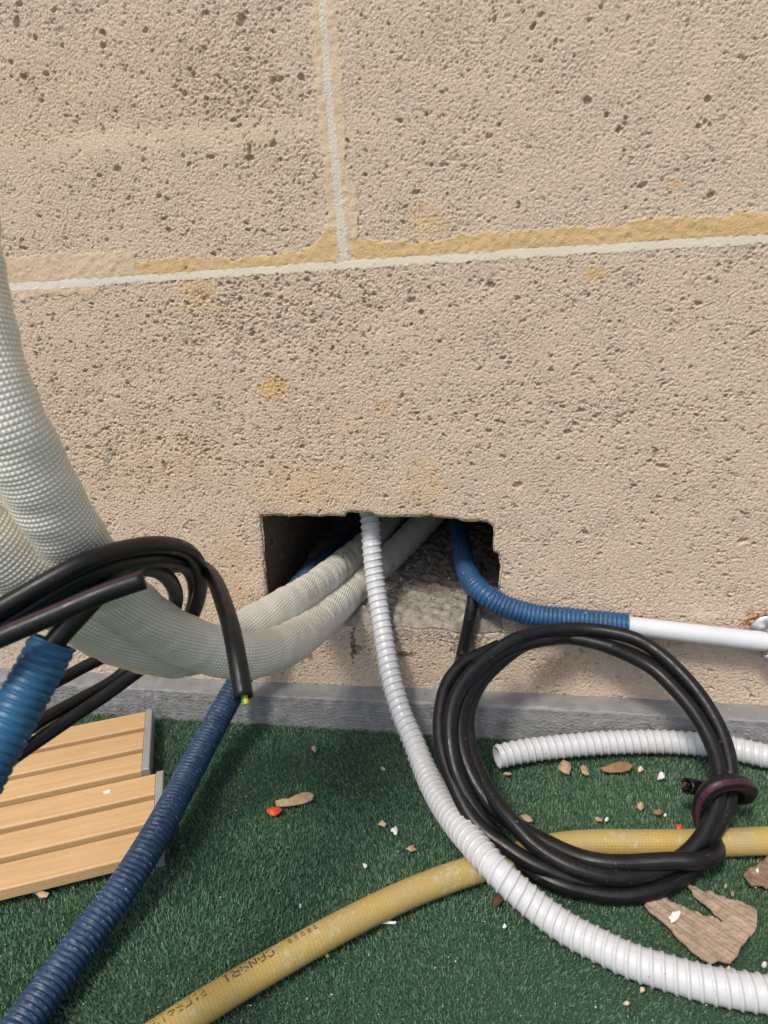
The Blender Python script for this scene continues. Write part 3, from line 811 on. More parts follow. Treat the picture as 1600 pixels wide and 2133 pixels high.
# white spiral hose from the hole
P, S, X = path([(762, 1000, 'd', .990), (768, 1045, 'd', .972), (772, 1090, 'd', .962), (774, 1130, 'd', .957), (779, 1187, 'd', .954), (786, 1240, 'd', .948), (795, 1300, 'd', .936), (804, 1356, 'd', .922), (817, 1420, 'd', .905), (837, 1487, 'd', .885), (860, 1540, 'd', .865),
                (882, 1596, 'z', .030), (913, 1660, 'z', .031), (948, 1712, 'z', .038), (987, 1758, 'z', .046), (1031, 1809, 'z', .047), (1075, 1852, 'z', .037), (1127, 1896, 'z', .026), (1184, 1936, 'z', .0205), (1250, 1970, 'z', .0195), (1315, 2001, 'z', .0195),
                (1381, 2023, 'z', .0195), (1447, 2043, 'z', .0195), (1512, 2058, 'z', .0195), (1600, 2071, 'z', .0195), (1720, 2085, 'z', .0195), ('w', (.52, -.395, .0195)), ('w', (.75, -.34, .0195)), ('w', (1.1, -.33, .0195)), ('w', (1.5, -.45, .0195))], .00092, smooth=40)
rw = np.interp(S, [0, .25, .5, 1.2], [.0122, .0124, .0130, .0139])
o = sweep('spiral_hose', P, S, rw, 30, M['hose_white'], None, rib_white, ('open', 'open'))
tag(o, 'long white ribbed spiral hose curving out of the hole and across the turf', 'hose')
# loose white spiral hose by the kerb
P, S, X = path([(1036, 1577, 'z', .0205), (1064, 1570, 'z', .0205), (1110, 1562, 'z', .020), (1200, 1552, 'z', .020), (1300, 1546, 'z', .020), (1400, 1546, 'z', .020), (1500, 1555, 'z', .020), (1600, 1576, 'z', .020), (1720, 1612, 'z', .020), ('w', (.63, -.13, .020)), ('w', (.85, -.22, .020)), ('w', (1.15, -.26, .020))], .00092, smooth=30)
o = sweep('spiral_hose', P, S, .0133, 30, M['hose_white'], None, rib_white, ('open', 'open'), .84, .05)
tag(o, 'short loose piece of white ribbed hose lying by the kerb, cut end open', 'hose')

# blue conduit at the right, with the white pipe pushed into it
P, S, X = path([(952, 1040, 'd', 1.28), (957, 1090, 'd', 1.15), (962, 1140, 'd', 1.045), (972, 1187, 'd', .972), (1000, 1230, 'y', -.006), (1045, 1260, 'y', -.018), (1110, 1281, 'y', -.021), (1200, 1291, 'y', -.022), (1307, 1302, 'y', -.023)], .00066, smooth=30)
o = sweep('corrugated_conduit', P, S, .0142, 34, M['blue'], None, rib_blue, ('cap', 'open'), .80, .03)
tag(o, 'blue corrugated conduit bending out of the hole to a white pipe', 'conduit')
P, S, X = path([(1285, 1300, 'y', -.023), (1440, 1318.5, 'y', -.023), (1600, 1337, 'y', -.023), (1800, 1361, 'y', -.023), (2100, 1398, 'y', -.023), ('w', tuple(onY(1800, 1361, -.023) + (onY(1800, 1361, -.023) - onY(1600, 1337, -.023)) * 9))], .01)
o = sweep('rigid_pipe', P, S, .0112, 40, M['pipe'], None, None, ('open', 'cap'), .88)
tag(o, 'smooth white rigid pipe along the wall, stuck into the blue conduit', 'pipe')
# pipe clip on the wall
clip = empty('pipe_clip')
pc = onY(1604, 1338, -.023); dc = onY(1599, 1316, 0.0)
def lathe_y(name, c, prof_, n, mat, parent):
    V, Fc = [], []
    for (r, y) in prof_:
        for k in range(n):
            a = 2 * PI * k / n; V.append((c[0] + r * math.cos(a), c[1] + y, c[2] + r * math.sin(a)))
    for i in range(len(prof_) - 1):
        for k in range(n):
            Fc.append((i * n + k, i * n + (k + 1) % n, (i + 1) * n + (k + 1) % n, (i + 1) * n + k))
    Fc.append(tuple(range((len(prof_) - 1) * n, len(prof_) * n)))
    return mesh_py(name, V, Fc, mat, True, parent)
lathe_y('rose_plate', dc, [(.0215, .002), (.0215, -.0008), (.0205, -.002), (.0165, -.0028), (.0135, -.0046), (.008, -.0062), (.0045, -.0066), (.0045, -.0130), (.0005, -.0132)], 40, M['zinc'], clip)
dirp = (onY(1800, 1361, -.023) - onY(1600, 1337, -.023)); dirp /= np.linalg.norm(dirp)
def ring_band(name, c, ax, r0, r1, w, mat, parent, n=40):
    up = np.array([0, 0, 1.0]); e = up - ax * (up @ ax); e /= np.linalg.norm(e); f = np.cross(ax, e)
    V, Fc = [], []
    sec = [(r0, -w), (r1 - .0004, -w), (r1, -w + .0005), (r1, w - .0005), (r1 - .0004, w), (r0, w)]
    for k in range(n):
        a = 2 * PI * k / n
        for (r, x) in sec: V.append(c + ax * x + (e * math.cos(a) + f * math.sin(a)) * r)
    m_ = len(sec)
    for k in range(n):
        for i in range(m_): Fc.append((k * m_ + i, k * m_ + (i + 1) % m_, ((k + 1) % n) * m_ + (i + 1) % m_, ((k + 1) % n) * m_ + i))
    return mesh_py(name, V, Fc, mat, True, parent)
ring_band('clamp_ring', pc, dirp, .0113, .0138, .0050, M['zinc'], clip)
lathe_y('clamp_screw', pc + np.array([.0, -.002, -.0185]), [(.0065, .010), (.0072, .004), (.0072, -.002), (.0060, -.0045), (.0040, -.0052), (.0004, -.0052)], 24, M['zinc'], clip)
lathe_y('clamp_screw', pc + np.array([.0, -.002, .0185]), [(.0040, .010), (.0042, .004), (.0040, -.004), (.0004, -.0046)], 24, M['zinc'], clip)
tag(clip, 'galvanised pipe clip with round base, rust stained, holding the white pipe', 'pipe clip'); settle(clip, dc)

# navy conduit from the hole to the bottom left
P, S, X = path([(760, 1105, 'd', 1.24), (700, 1150, 'd', 1.13), (645, 1200, 'd', 1.03), (590, 1265, 'y', -.012), (540, 1345, 'y', -.032), (492, 1430, 'z', .078), (445, 1515, 'z', .055), (390, 1618, 'z', .045), (327, 1735, 'z', .044), (255, 1850, 'z', .034), (155, 1985, 'z', .024), (68, 2105, 'z', .0215), (-30, 2235, 'z', .0215), (-120, 2340, 'z', .0215), ('w', (-.33, -.70, .0215)), ('w', (-.42, -.95, .0215))], .00066, smooth=60)
o = sweep('corrugated_conduit', P, S, .0158, 34, M['blue_dirty'], None, rib_blue, ('cap', 'open'), .8)
tag(o, 'dusty navy corrugated conduit lying diagonally over the deck panel', 'conduit')
# bright blue conduit end near the camera
P, S, X = path([(112, 1336, 'd', .432), (85, 1388, 'd', .428), (54, 1445, 'd', .422), (18, 1512, 'd', .414), (-25, 1590, 'd', .405), (-75, 1690, 'd', .395), (-140, 1830, 'd', .385), ('w', (-.08, -.66, .20)), ('w', (-.12, -.74, .09)), ('w', (-.22, -.86, .025)), ('w', (-.40, -1.0, .021))], .00066, smooth=30)
o = sweep('corrugated_conduit', P, S, .0140, 34, M['blue_near'], None, lambda a_, b_: rib_blue(a_, b_) * .6, ('open', 'open'), .80, .03)
tag(o, 'bright blue corrugated conduit end hanging close at the left, cable going in', 'conduit')

# pair of insulated pipes
pair = empty('insulated_pipe_pair')
RI = .0212
PA, SA, _ = path([('w', (-1.3, -.80, 1.02)), ('w', (-.75, -.74, 1.02)), ('w', (-.30, -.66, .95)), (-160, 180, 'd', .36), (-105, 400, 'd', .375), (-72, 600, 'd', .385), (-36, 760, 'd', .39), (14, 880, 'd', .40), (72, 992, 'd', .42), (130, 1092, 'd', .445), (200, 1192, 'd', .49), (290, 1279, 'd', .545), (395, 1338, 'd', .60), (500, 1366, 'd', .635), (590, 1346, 'd', .71), (665, 1294, 'd', .855), (735, 1232, 'd', 1.005), (800, 1172, 'd', 1.08), (860, 1112, 'd', 1.155), (910, 1060, 'd', 1.22)], .0025, smooth=10)
rA = RI
def crease(S, th):
    return .00035 * np.sin(S * 190 + 2 * th) + .0003 * np.sin(S * 83 + 3 * th + 1) + .00045 * np.sin(S * 330 + th) * np.clip(np.cos(th * 2 + S * 9), 0, 1)
tubeA = sweep('insulated_tube', PA, SA, rA, 48, M['braid'], pair, crease)
PB, SB, _ = path([('w', (-1.3, -.76, .95)), ('w', (-.75, -.70, .95)), ('w', (-.38, -.60, .84)), (-330, 700, 'd', .40), (-230, 900, 'd', .415), (-130, 1030, 'd', .43), (-50, 1105, 'd', .445), (30, 1168, 'd', .465), (115, 1240, 'd', .495), (200, 1302, 'd', .535), (290, 1345, 'd', .585), (375, 1360, 'd', .635), (450, 1344, 'd', .69), (520, 1308, 'd', .74), (590, 1266, 'd', .80), (650, 1227, 'd', .91), (712, 1177, 'd', 1.02), (770, 1128, 'd', 1.11), (830, 1060, 'd', 1.25)], .0025, smooth=16)
rB = np.interp(SB[-1] - SB, [0, .15, .5, 3], [RI * .94, RI * .96, RI, RI])
tubeB = sweep('insulated_tube', PB, SB, rB, 48, M['braid'], pair, crease)

# ------------------------------------------------------------------ dot matrix printing on tubes
FONT = {'C': ("01110", "10001", "10000", "10000", "10000", "10001", "01110"), 'A': ("01110", "10001", "10001", "11111", "10001", "10001", "10001"), 'N': ("10001", "11001", "10101", "10101", "10011", "10001", "10001"),
        'R': ("11110", "10001", "10001", "11110", "10100", "10010", "10001"), 'I': ("01110", "00100", "00100", "00100", "00100", "00100", "01110"), '2': ("01110", "10001", "00001", "00110", "01000", "10000", "11111"),
        '1': ("00100", "01100", "00100", "00100", "00100", "00100", "01110"), 'E': ("11111", "10000", "10000", "11110", "10000", "10000", "11111"), '6': ("01110", "10000", "10000", "11110", "10001", "10001", "01110"),
        '4': ("00010", "00110", "01010", "10010", "11111", "00010", "00010"), '5': ("11111", "10000", "11110", "00001", "00001", "10001", "01110"), '9': ("01110", "10001", "10001", "01111", "00001", "00001", "01110"),
        '8': ("01110", "10001", "10001", "01110", "10001", "10001", "01110"), '-': ("00000", "00000", "00000", "01110", "00000", "00000", "00000"), '=': ("00000", "01110", "00000", "01110", "00000", "01110", "00000"), ' ': ("00000",) * 7}
def print_on_tube(name, P, S, rad, text, s0, ang0, pitch, high, sgn, flip, mat, parent, gap=.86, drop=0.0):
    """letters along the tube from arc length s0, direction sgn, centred on angle ang0 (from straight up, towards the camera side)"""
    T = np.gradient(P, axis=0); T /= np.linalg.norm(T, axis=1)[:, None]
    V, Fc = [], []
    dxs = pitch / 6.2; dh = high / 7
    def pt(s, h):
        p = np.array([np.interp(s, S, P[:, k]) for k in range(3)]); t = np.array([np.interp(s, S, T[:, k]) for k in range(3)]); t /= np.linalg.norm(t)
        tocam = CAM - p; c = tocam - t * (tocam @ t); c /= np.linalg.norm(c)      # the side of the tube that faces the path
        u = np.cross(t, c)
        if u[2] < 0: u = -u
        r = rad if np.isscalar(rad) else float(np.interp(s, S, rad))
        a = ang0 + h / r
        return p + (c * math.cos(a) + u * math.sin(a)) * (r + .00022)
    for k, ch in enumerate(text):
        for row, bits in enumerate(FONT[ch]):
            for cidx, bt in enumerate(bits):
                if bt != '1' or rng.random() < drop: continue
                s = s0 + sgn * (k * pitch + cidx * dxs); h = (3 - row) * dh * flip
                q = [pt(s, h), pt(s + sgn * dxs * gap, h), pt(s + sgn * dxs * gap, h + dh * gap), pt(s, h + dh * gap)]
                b = len(V); V += q; Fc.append((b, b + 1, b + 2, b + 3))
    return mesh_py(name, V, Fc, mat, False, parent)
def near_s(P, S, px, py):
    x, y = proj(P); return S[np.argmin((x - px) ** 2 + (y - py) ** 2)]
print_on_tube('printed_text', PB, SB, rB, '5E 98', near_s(PB, SB, 690, 1186), .45, .0075, .0075, 1, 1, M['ink'], tubeB, .8, .15)
tag(pair, 'pair of thick white woven insulated pipes looping from the hole to the left', 'insulated pipe'); settle(pair, PA[len(PA) // 2])

# yellow garden hose
P, S, X = path([('w', (1.6, -.10, .0185)), ('w', (1.1, -.16, .0185)), ('w', (.75, -.20, .0185)), (1760, 1744, 'z', .0185), (1600, 1751, 'z', .0185), (1500, 1755, 'z', .0185), (1350, 1757, 'z', .0185), (1230, 1757, 'z', .0185), (1140, 1767, 'z', .0185), (1060, 1790, 'z', .0185), (970, 1817, 'z', .0185), (850, 1862, 'z', .0185), (720, 1925, 'z', .0185),
                (600, 1992, 'z', .0185), (500, 2050, 'z', .0185), (400, 2112, 'z', .0185), (310, 2172, 'z', .0185), (220, 2235, 'z', .0185), ('w', (-.22, -.66, .0185)), ('w', (-.38, -.80, .0185)), ('w', (-.6, -1.0, .0185))], .003, smooth=20)
yh = empty('garden_hose')
yb = sweep('hose_body', P, S, .0132, 40, M['yellow'], yh)
s_c = near_s(P, S, 574, 2004)
print_on_tube('printed_text', P, S, .0132, 'CANARI', s_c, .74, .0079, .0082, 1, -1, M['ink'], yb, 1.0, .22)
print_on_tube('printed_text', P, S, .0132, '21E6412', s_c + .060, .74, .0068, .0080, 1, -1, M['ink'], yb, .95, .35)
print_on_tube('printed_text', P, S, .0132, '=====', s_c - .043, .80, .0062, .0070, 1, -1, M['ink'], yb, 1.0, .15)
print_on_tube('printed_text', P, S, .0132, '=====', s_c + .118, .74, .0062, .0070, 1, -1, M['ink'], yb, 1.0, .15)
tag(yh, 'worn yellow garden hose with black printed lettering across the turf', 'garden hose'); settle(yh, P[len(P) // 2])

# coil of black cable leaning on the wall
base_pt = onZ(1280, 1868, .0125); top_pt = onY(1200, 1318, -.052)
hx = AX_R - 0; hx = np.array([hx[0], hx[1], 0.0]); hx /= np.linalg.norm(hx)
cn = np.cross(hx, top_pt - base_pt); cn /= np.linalg.norm(cn)
if cn @ (CAM - base_pt) < 0: cn = -cn
def onC(x, y, off=0.0):
    d = ray(x, y); return CAM + d * (((base_pt + cn * off - CAM) @ cn) / (d @ cn))
def coil_path(pts, ds=.0035, closed=False, sm=12):
    Q = [onC(p[0], p[1], p[2] if len(p) > 2 else 0.0) for p in pts]
    Q, S, _ = spline(Q, ds, None, closed)
    return smooth_path(Q, sm), S
RC = .0080
coil = empty('cable_coil')
O_ = [(1250, 1312, -.004), (1172, 1311, -.004), (1082, 1323, -.004), (1022, 1349, -.008), (965, 1383, -.009), (933, 1422, -.009), (918, 1478, -.009), (917, 1538, -.009), (929, 1590, -.008), (951, 1645, -.006), (978, 1697, -.004), (1006, 1730, -.002), (1048, 1760, 0), (1102, 1795, .002), (1147, 1815, .002), (1204, 1835, 0), (1262, 1844, -.004), (1325, 1842, -.006), (1392, 1816, -.006), (1440, 1784, -.006), (1477, 1745, -.004), (1506, 1700, -.003), (1521, 1650, -.002), (1521, 1595, 0), (1504, 1530, 0), (1468, 1463, 0), (1423, 1407, 0), (1375, 1362, 0), (1320, 1329, -.002), (1255, 1313, -.004)]
M_ = [(1290, 1330, -.012), (1220, 1311, -.008), (1140, 1314, -.002), (1082, 1328, .004), (1025, 1362, .006), (978, 1406, .007), (951, 1448, .007), (938, 1498, .006), (939, 1550, .004), (949, 1602, 0), (972, 1655, -.006), (1002, 1703, -.010), (1040, 1748, -.014), (1092, 1800, -.010), (1125, 1824, -.004), (1170, 1844, 0), (1215, 1856, 0), (1272, 1866, 0), (1337, 1862, 0), (1394, 1843, -.002), (1440, 1812, -.008), (1475, 1770, -.014), (1494, 1715, -.014), (1500, 1650, -.012), (1499, 1600, -.011), (1481, 1538, -.010), (1442, 1474, -.010), (1397, 1422, -.010), (1345, 1376, -.012), (1290, 1339, -.014)]
J_ = [(1300, 1352, -.004), (1180, 1328, -.020), (1100, 1340, -.020), (1042, 1380, -.018), (1003, 1420, -.018), (982, 1462, -.018), (974, 1505, -.017), (980, 1561, -.016), (1000, 1612, -.012), (1021, 1652, -.006), (1046, 1687, 0), (1075, 1720, .004), (1104, 1752, .006), (1147, 1784, .008), (1192, 1807, .010), (1260, 1826, .010), (1310, 1827, .008), (1370, 1813, .004), (1420, 1787, .004), (1450, 1760, .005), (1474, 1725, .006), (1490, 1685, .006), (1498, 1645, .006), (1498, 1600, .006), (1482, 1548, .004), (1448, 1487, .002), (1402, 1432, 0), (1350, 1386, -.002), (1300, 1353, -.004)]
I_ = [(1260, 1338, -.020), (1215, 1332, -.024), (1140, 1332, -.010), (1062, 1353, -.007), (1004, 1397, -.006), (974, 1444, -.006), (960, 1490, -.006), (959, 1537, -.006), (970, 1586, -.006), (993, 1636, -.008), (1023, 1677, -.010), (1060, 1710, -.012), (1100, 1735, -.010), (1135, 1753, -.006), (1175, 1773, 0), (1215, 1788, .006), (1262, 1797, .010), (1330, 1797, .012), (1400, 1793, .016), (1450, 1793, .018), (1480, 1787, .012), (1494, 1770, -.004), (1484, 1748, -.020), (1468, 1728, -.022), (1460, 1706, -.016), (1459, 1688, -.006), (1464, 1664, .010), (1475, 1646, .020), (1498, 1633, .026), (1526, 1629, .024), (1552, 1635, .012), (1562, 1648, -.004), (1549, 1660, -.022), (1520, 1658, -.032), (1490, 1648, -.030), (1462, 1641, -.020), (1431, 1637, -.010)]
R_ = [onY(994, 1180, .060), onY(992, 1205, .034), onY(988, 1235, .008), onY(981, 1275, -.006), onY(971, 1325, -.010), onY(961, 1370, -.018), onC(953, 1405, -.032), onC(946, 1450, -.034), onC(942, 1505, -.032), onC(944, 1570, -.028), onC(960, 1640, -.024), onC(985, 1690, -.022)]
Q, S, _ = spline(R_, .0032); sweep('cable_riser', smooth_path(Q, 8), S, .0076, 20, M['cable'], coil)
ALL = [onC(1040, 1346, -.014)] + [onC(*p) for p in O_[4:-1]] + [onC(*p) for p in M_[1:-1]] + [onC(*p) for p in J_[1:-1]] + [onC(*p) for p in I_[1:]]
Q, S, _ = spline(ALL, .0032); Q = smooth_path(Q, 5)
Tq, Nq, Bq = frames(Q)
kk = np.argmin(np.hypot(proj(Q)[0] - 1500, proj(Q)[1] - 1633) + (S < S[-1] - .25) * 1e4)
tc = CAM - Q[kk]; ang = math.atan2(tc @ Bq[kk], tc @ Nq[kk]) / (2 * PI) % 1.0
M['cable_stripe'] = cable_black('black_cable_with_plum_stripe', min(max(ang, .07), .93), True, .5, .055)
cb = sweep('cable_body', Q, S, RC, 22, M['cable_stripe'], coil, None, ('cap', 'open'), .72, .008)
e_ = Q[-1]; te = Q[-1] - Q[-4]; te /= np.linalg.norm(te)
up = np.array([0, 0, 1.0]); ea = np.cross(te, up); ea /= np.linalg.norm(ea); eb = np.cross(ea, te)
for k in range(3):
    a = k * 2 * PI / 3
    c = e_ - te * .006 + (ea * math.cos(a) + eb * math.sin(a)) * .0027
    sweep('wire_core', np.array([c, c + te * .003, c + te * (.0065 + .0015 * k)]), np.array([0, .003, .008]), .0021, 10, M['cable_near'] if k else M['copper'], cb)
tag(coil, 'knotted coil of black cable leaning against the wall on the turf', 'cable coil'); settle(coil, base_pt)

# bundle of black cables hanging at the left, round the insulated pipes
RN = .0058
bundle = empty('cable_bundle')
def near(name, pts, mat, parent, r=RN, closed=False, ends=('cap', 'cap'), ds=.0035, sm=8):
    Q, S, _ = path([(p[0], p[1], 'd', p[2]) for p in pts], ds, closed)
    Q = smooth_path(Q, sm)
    global last_cable
    last_cable = sweep(name, Q, S, r, 22, mat, parent, None, ends, .72, .01)
    return Q, S
near('cable_turn', [(-160, 1360, .40), (-60, 1302, .405), (30, 1251, .41), (110, 1205, .415), (190, 1165, .425), (270, 1141, .45), (340, 1134, .48), (393, 1149, .52), (417, 1186, .555), (416, 1236, .59), (398, 1290, .625), (367, 1335, .65), (332, 1368, .662), (290, 1397, .662), (225, 1445, .64), (150, 1495, .615), (60, 1556, .585), (-40, 1620, .55), (-140, 1640, .51), (-210, 1560, .465), (-220, 1450, .425), (-164, 1364, .402)], M['cable_near'], bundle)
near('cable_turn', [(-150, 1400, .412), (-50, 1338, .415), (50, 1275, .42), (140, 1218, .428), (200, 1190, .437), (256, 1172, .455), (312, 1164, .48), (359, 1168, .515), (394, 1187, .555), (406, 1222, .59), (402, 1262, .628), (384, 1302, .655), (345, 1340, .685), (290, 1352, .69), (225, 1366, .682), (131, 1413, .655), (60, 1450, .62), (-40, 1500, .575), (-140, 1530, .505), (-190, 1480, .45), (-154, 1404, .414)], M['cable_near'], bundle)
near('cable_turn', [(-160, 1430, .425), (-60, 1350, .42), (60, 1285, .43), (150, 1234, .44), (220, 1202, .452), (280, 1184, .475), (322, 1186, .505), (350, 1204, .535), (365, 1232, .565), (365, 1262, .60), (350, 1294, .635), (322, 1330, .662), (290, 1368, .675), (244, 1413, .665), (169, 1456, .635), (94, 1496, .605), (19, 1542, .57), (-60, 1592, .53), (-140, 1600, .50), (-190, 1520, .455), (-163, 1434, .427)], M['cable_near_stripe'], bundle)
QH, SH = near('hanging_end', [(360, 1180, .62), (400, 1176, .60), (426, 1185, .575), (449, 1213, .535), (468, 1263, .495), (482, 1310, .468), (494, 1370, .450), (502, 1418, .442), (508, 1454, .437)], M['cable_near'], bundle, .0060, False, ('cap', 'open'))
te = QH[-1] - QH[-4]; te /= np.linalg.norm(te)
c = QH[-1] + np.array([.0010, 0, 0])
sweep('wire_core', np.array([c - te * .006, c, c + te * .0038]), np.array([0, .006, .0098]), .0016, 12, M['earth'], last_cable)
c = c + np.array([-.0013, -.0006, 0])
sweep('wire_core', np.array([c - te * .006, c, c + te * .0042]), np.array([0, .006, .0102]), .0011, 12, M['earth_green'], last_cable)
tag(bundle, 'bundle of black cables looped round the white insulated pipes, one end hanging', 'cable bundle'); settle(bundle, QH[0])
st = empty('black_cable')
Q, S = near('cable_body', [(-220, 1425, .385), (-120, 1382, .39), (0, 1328, .397), (112, 1281, .402), (225, 1232, .408), (300, 1207, .413)], M['cable_near_stripe'], st, .0058)
tag(st, 'straight black cable with purple stripe and cut end in front of the loops', 'cable'); settle(st, Q[0])
s5 = empty('black_cable')
Q, S = near('cable_body', [(78, 1392, .430), (105, 1348, .433), (140, 1306, .437), (180, 1264, .440), (222, 1218, .444), (262, 1186, .462), (300, 1172, .49)], M['cable_near'], s5, .0066)
tag(s5, 'black cable running down into the bright blue conduit end', 'cable'); settle(s5, Q[0])

# ------------------------------------------------------------------ litter on the turf
ZT = .0056
def flake(name, outline, mat, label, cat_, thick=.0016, lift=.0012, z=ZT, group=None, curl=0.0, parent=None, rim=.92):
    """a thin solid piece from an outline in photo pixels laid on the turf; domed a little in the middle"""
    P = np.array([onZ(x, y, z) for x, y in outline]); n = len(P); c = P.mean(0)
    ax = P - c; d = np.linalg.norm(ax, axis=1).max() + 1e-9
    w = ax / d
    zc = curl * (w[:, 0] * .6 + w[:, 1] * .8) ** 2
    P[:, 2] += zc
    V = [tuple(p - np.array([0, 0, thick * .5])) for p in P]
    V += [tuple(p + np.array([0, 0, thick * .4])) for p in P]
    V += [tuple(c + (p - c) * rim + np.array([0, 0, thick * .6])) for p in P]
    V += [tuple(c + (p - c) * .5 + np.array([0, 0, thick * .6 + lift * .8 + random.uniform(-.3, .3) * lift])) for p in P]
    Fc = []
    for l in range(3):
        for k in range(n): Fc.append((l * n + k, l * n + (k + 1) % n, (l + 1) * n + (k + 1) % n, (l + 1) * n + k))
    Fc.append(tuple(range(3 * n, 4 * n))); Fc.append(tuple(range(n - 1, -1, -1)))
    o = mesh_py(name, V, Fc, mat, False, parent)
    if cat_: tag(o, label, cat_, group)
    elif label: o['label'] = label
    return o
def jag(pts, step, amp, seed):
    r = random.Random(seed); out = []
    for i in range(len(pts)):
        a, b = np.array(pts[i], float), np.array(pts[(i + 1) % len(pts)], float)
        k = max(1, int(np.hypot(*(b - a)) / step))
        for t in range(k):
            q = a + (b - a) * t / k
            out.append((q[0] + r.uniform(-amp, amp), q[1] + r.uniform(-amp, amp)))
    return out
def lump(cx, cy, w, h, ang, seed, n=7, irr=.42):
    r = random.Random(seed); out = []
    for k in range(n):
        a = 2 * PI * k / n; q = 1 + r.uniform(-irr, irr)
        x, y = w / 2 * math.cos(a) * q, h / 2 * math.sin(a) * q
        out.append((cx + x * math.cos(ang) - y * math.sin(ang), cy + x * math.sin(ang) + y * math.cos(ang)))
    return out

# big split piece of bark: a grid sheet with ridges along its grain, cut to the outline
def bark(outline, mat, label, nm='bark_piece', thick=.0032, grain_dir=(.83, .55), amp=.0012, warp=.006):
    P = np.array([onZ(x, y, ZT) for x, y in outline]); poly = P[:, :2]
    g0 = onZ(outline[0][0], outline[0][1], ZT)[:2]; g1 = onZ(outline[0][0] + grain_dir[0] * 50, outline[0][1] + grain_dir[1] * 50, ZT)[:2]
    gd = (g1 - g0) / np.linalg.norm(g1 - g0); gn = np.array([-gd[1], gd[0]])
    st_ = .0010
    lo, hi = poly.min(0) - st_, poly.max(0) + st_
    bxs = np.arange(lo[0], hi[0], st_); bys = np.arange(lo[1], hi[1], st_)
    BX, BY = np.meshgrid(bxs, bys); nbx, nby = len(bxs), len(bys)
    u = BX * gd[0] + BY * gd[1]; v = BX * gn[0] + BY * gn[1]
    w = fnoise(nbx, nby, st_, .010); w2 = fnoise(nbx, nby, st_, .004)
    v0 = v.mean(); vr_ = (v.max() - v.min()) / 2
    Z = ZT + thick + amp * np.sin((v + w * .0006) * 2 * PI / .013) * .5 + amp * .35 * np.sin((v + w * .0003) * 2 * PI / .0047) + amp * .16 * w2 + warp * ((v - v0) / vr_) ** 2 * .5 + w * .0004
    fin = inside(poly, BX[:-1, :-1] + st_ / 2, BY[:-1, :-1] + st_ / 2)
    i, j = np.meshgrid(np.arange(nby - 1), np.arange(nbx - 1), indexing='ij'); a = (i * nbx + j)
    q = np.stack([a, a + 1, a + nbx + 1, a + nbx], -1)[fin]
    ids, inv = np.unique(q.ravel(), return_inverse=True); q = inv.reshape(-1, 4); k = len(ids)
    # pull border vertices onto the outline for a clean torn edge
    T = np.stack([BX.ravel()[ids], BY.ravel()[ids], Z.ravel()[ids]], 1)
    ed = {}
    for f in q:
        for e in range(4):
            x, y = int(f[e]), int(f[(e + 1) % 4]); kk = (min(x, y), max(x, y)); ed.setdefault(kk, []).append((x, y))
    rimE = [v2[0] for v2 in ed.values() if len(v2) == 1]
    rimv = np.unique(np.array(rimE).ravel())
    for rv in rimv:
        p = T[rv, :2]; best = None
        for i2 in range(len(poly)):
            a2, b3 = poly[i2], poly[(i2 + 1) % len(poly)]; ab = b3 - a2
            t = np.clip(((p - a2) @ ab) / (ab @ ab + 1e-12), 0, 1); c2 = a2 + ab * t; dd = np.hypot(*(p - c2))
            if best is None or dd < best[0]: best = (dd, c2)
        T[rv, :2] = best[1]
    Bt = T.copy(); Bt[:, 2] -= thick
    Fq = [tuple(map(int, f)) for f in q] + [tuple(int(x) + k for x in f[::-1]) for f in q] + [(y, x, x + k, y + k) for x, y in rimE]
    o = mesh_py(nm, np.vstack([T, Bt]), Fq, mat, True)
    tag(o, label, 'bark')
    return o
B1 = [(1364, 1862), (1378, 1864), (1396, 1880), (1412, 1890), (1440, 1900), (1462, 1909), (1480, 1912), (1500, 1926), (1526, 1940), (1505, 1921), (1486, 1906), (1470, 1888), (1446, 1872), (1434, 1852), (1422, 1838), (1440, 1850), (1462, 1858), (1492, 1868), (1520, 1881), (1545, 1884), (1560, 1894), (1576, 1901), (1575, 1930), (1572, 1945), (1554, 1965), (1543, 1978), (1536, 1996), (1522, 2009), (1505, 2006), (1480, 2011), (1460, 2000), (1436, 1982), (1412, 1958), (1390, 1934), (1368, 1915), (1352, 1902), (1343, 1890), (1352, 1872)]
bark(jag(B1, 10, 1.6, 3), M['bark'], 'large forked piece of grey brown bark with a white paint flake')
B2 = [(1549, 1831), (1556, 1818), (1572, 1808), (1590, 1796), (1604, 1786), (1660, 1800), (1680, 1860), (1640, 1880), (1608, 1866), (1596, 1855), (1580, 1848), (1568, 1850), (1560, 1842)]
bark(jag(B2, 8, 2.2, 4), M['bark_dark'], 'ragged dark brown bark piece at the right edge of the photo', amp=.0016, warp=.003)
flake('paint_flake', [(1392, 1911), (1398, 1907), (1400, 1900), (1408, 1899), (1416, 1897), (1418, 1902), (1414, 1912), (1406, 1919), (1398, 1923), (1397, 1916)], M['chip'], 'white paint flake lying on the forked bark', 'paint flake', .0008, .0004, ZT + .0055)
flake('paint_flake', [(1574, 1812), (1578, 1808), (1581, 1812), (1580, 1817), (1576, 1818)], M['chip'], 'small white paint flake on the dark bark at the right edge', 'paint flake', .0010, .0004, ZT + .0060)
flake('seed_wing', [(573, 1669), (582, 1666), (592, 1668), (602, 1664), (614, 1657), (632, 1651), (646, 1651), (654, 1657), (650, 1666), (638, 1672), (620, 1676), (604, 1678), (588, 1680), (576, 1679)], M['leaf_pale'], 'dry brown winged seed beside the red fragment', 'seed', .0014, .0016, ZT + .0010)
flake('red_fragment', [(555, 1687), (566, 1681), (580, 1681), (588, 1687), (582, 1694), (572, 1700), (562, 1697), (558, 1693)], M['red'], 'orange red curved fragment on the turf', 'fragment', .0012, .0028, ZT + .0010)
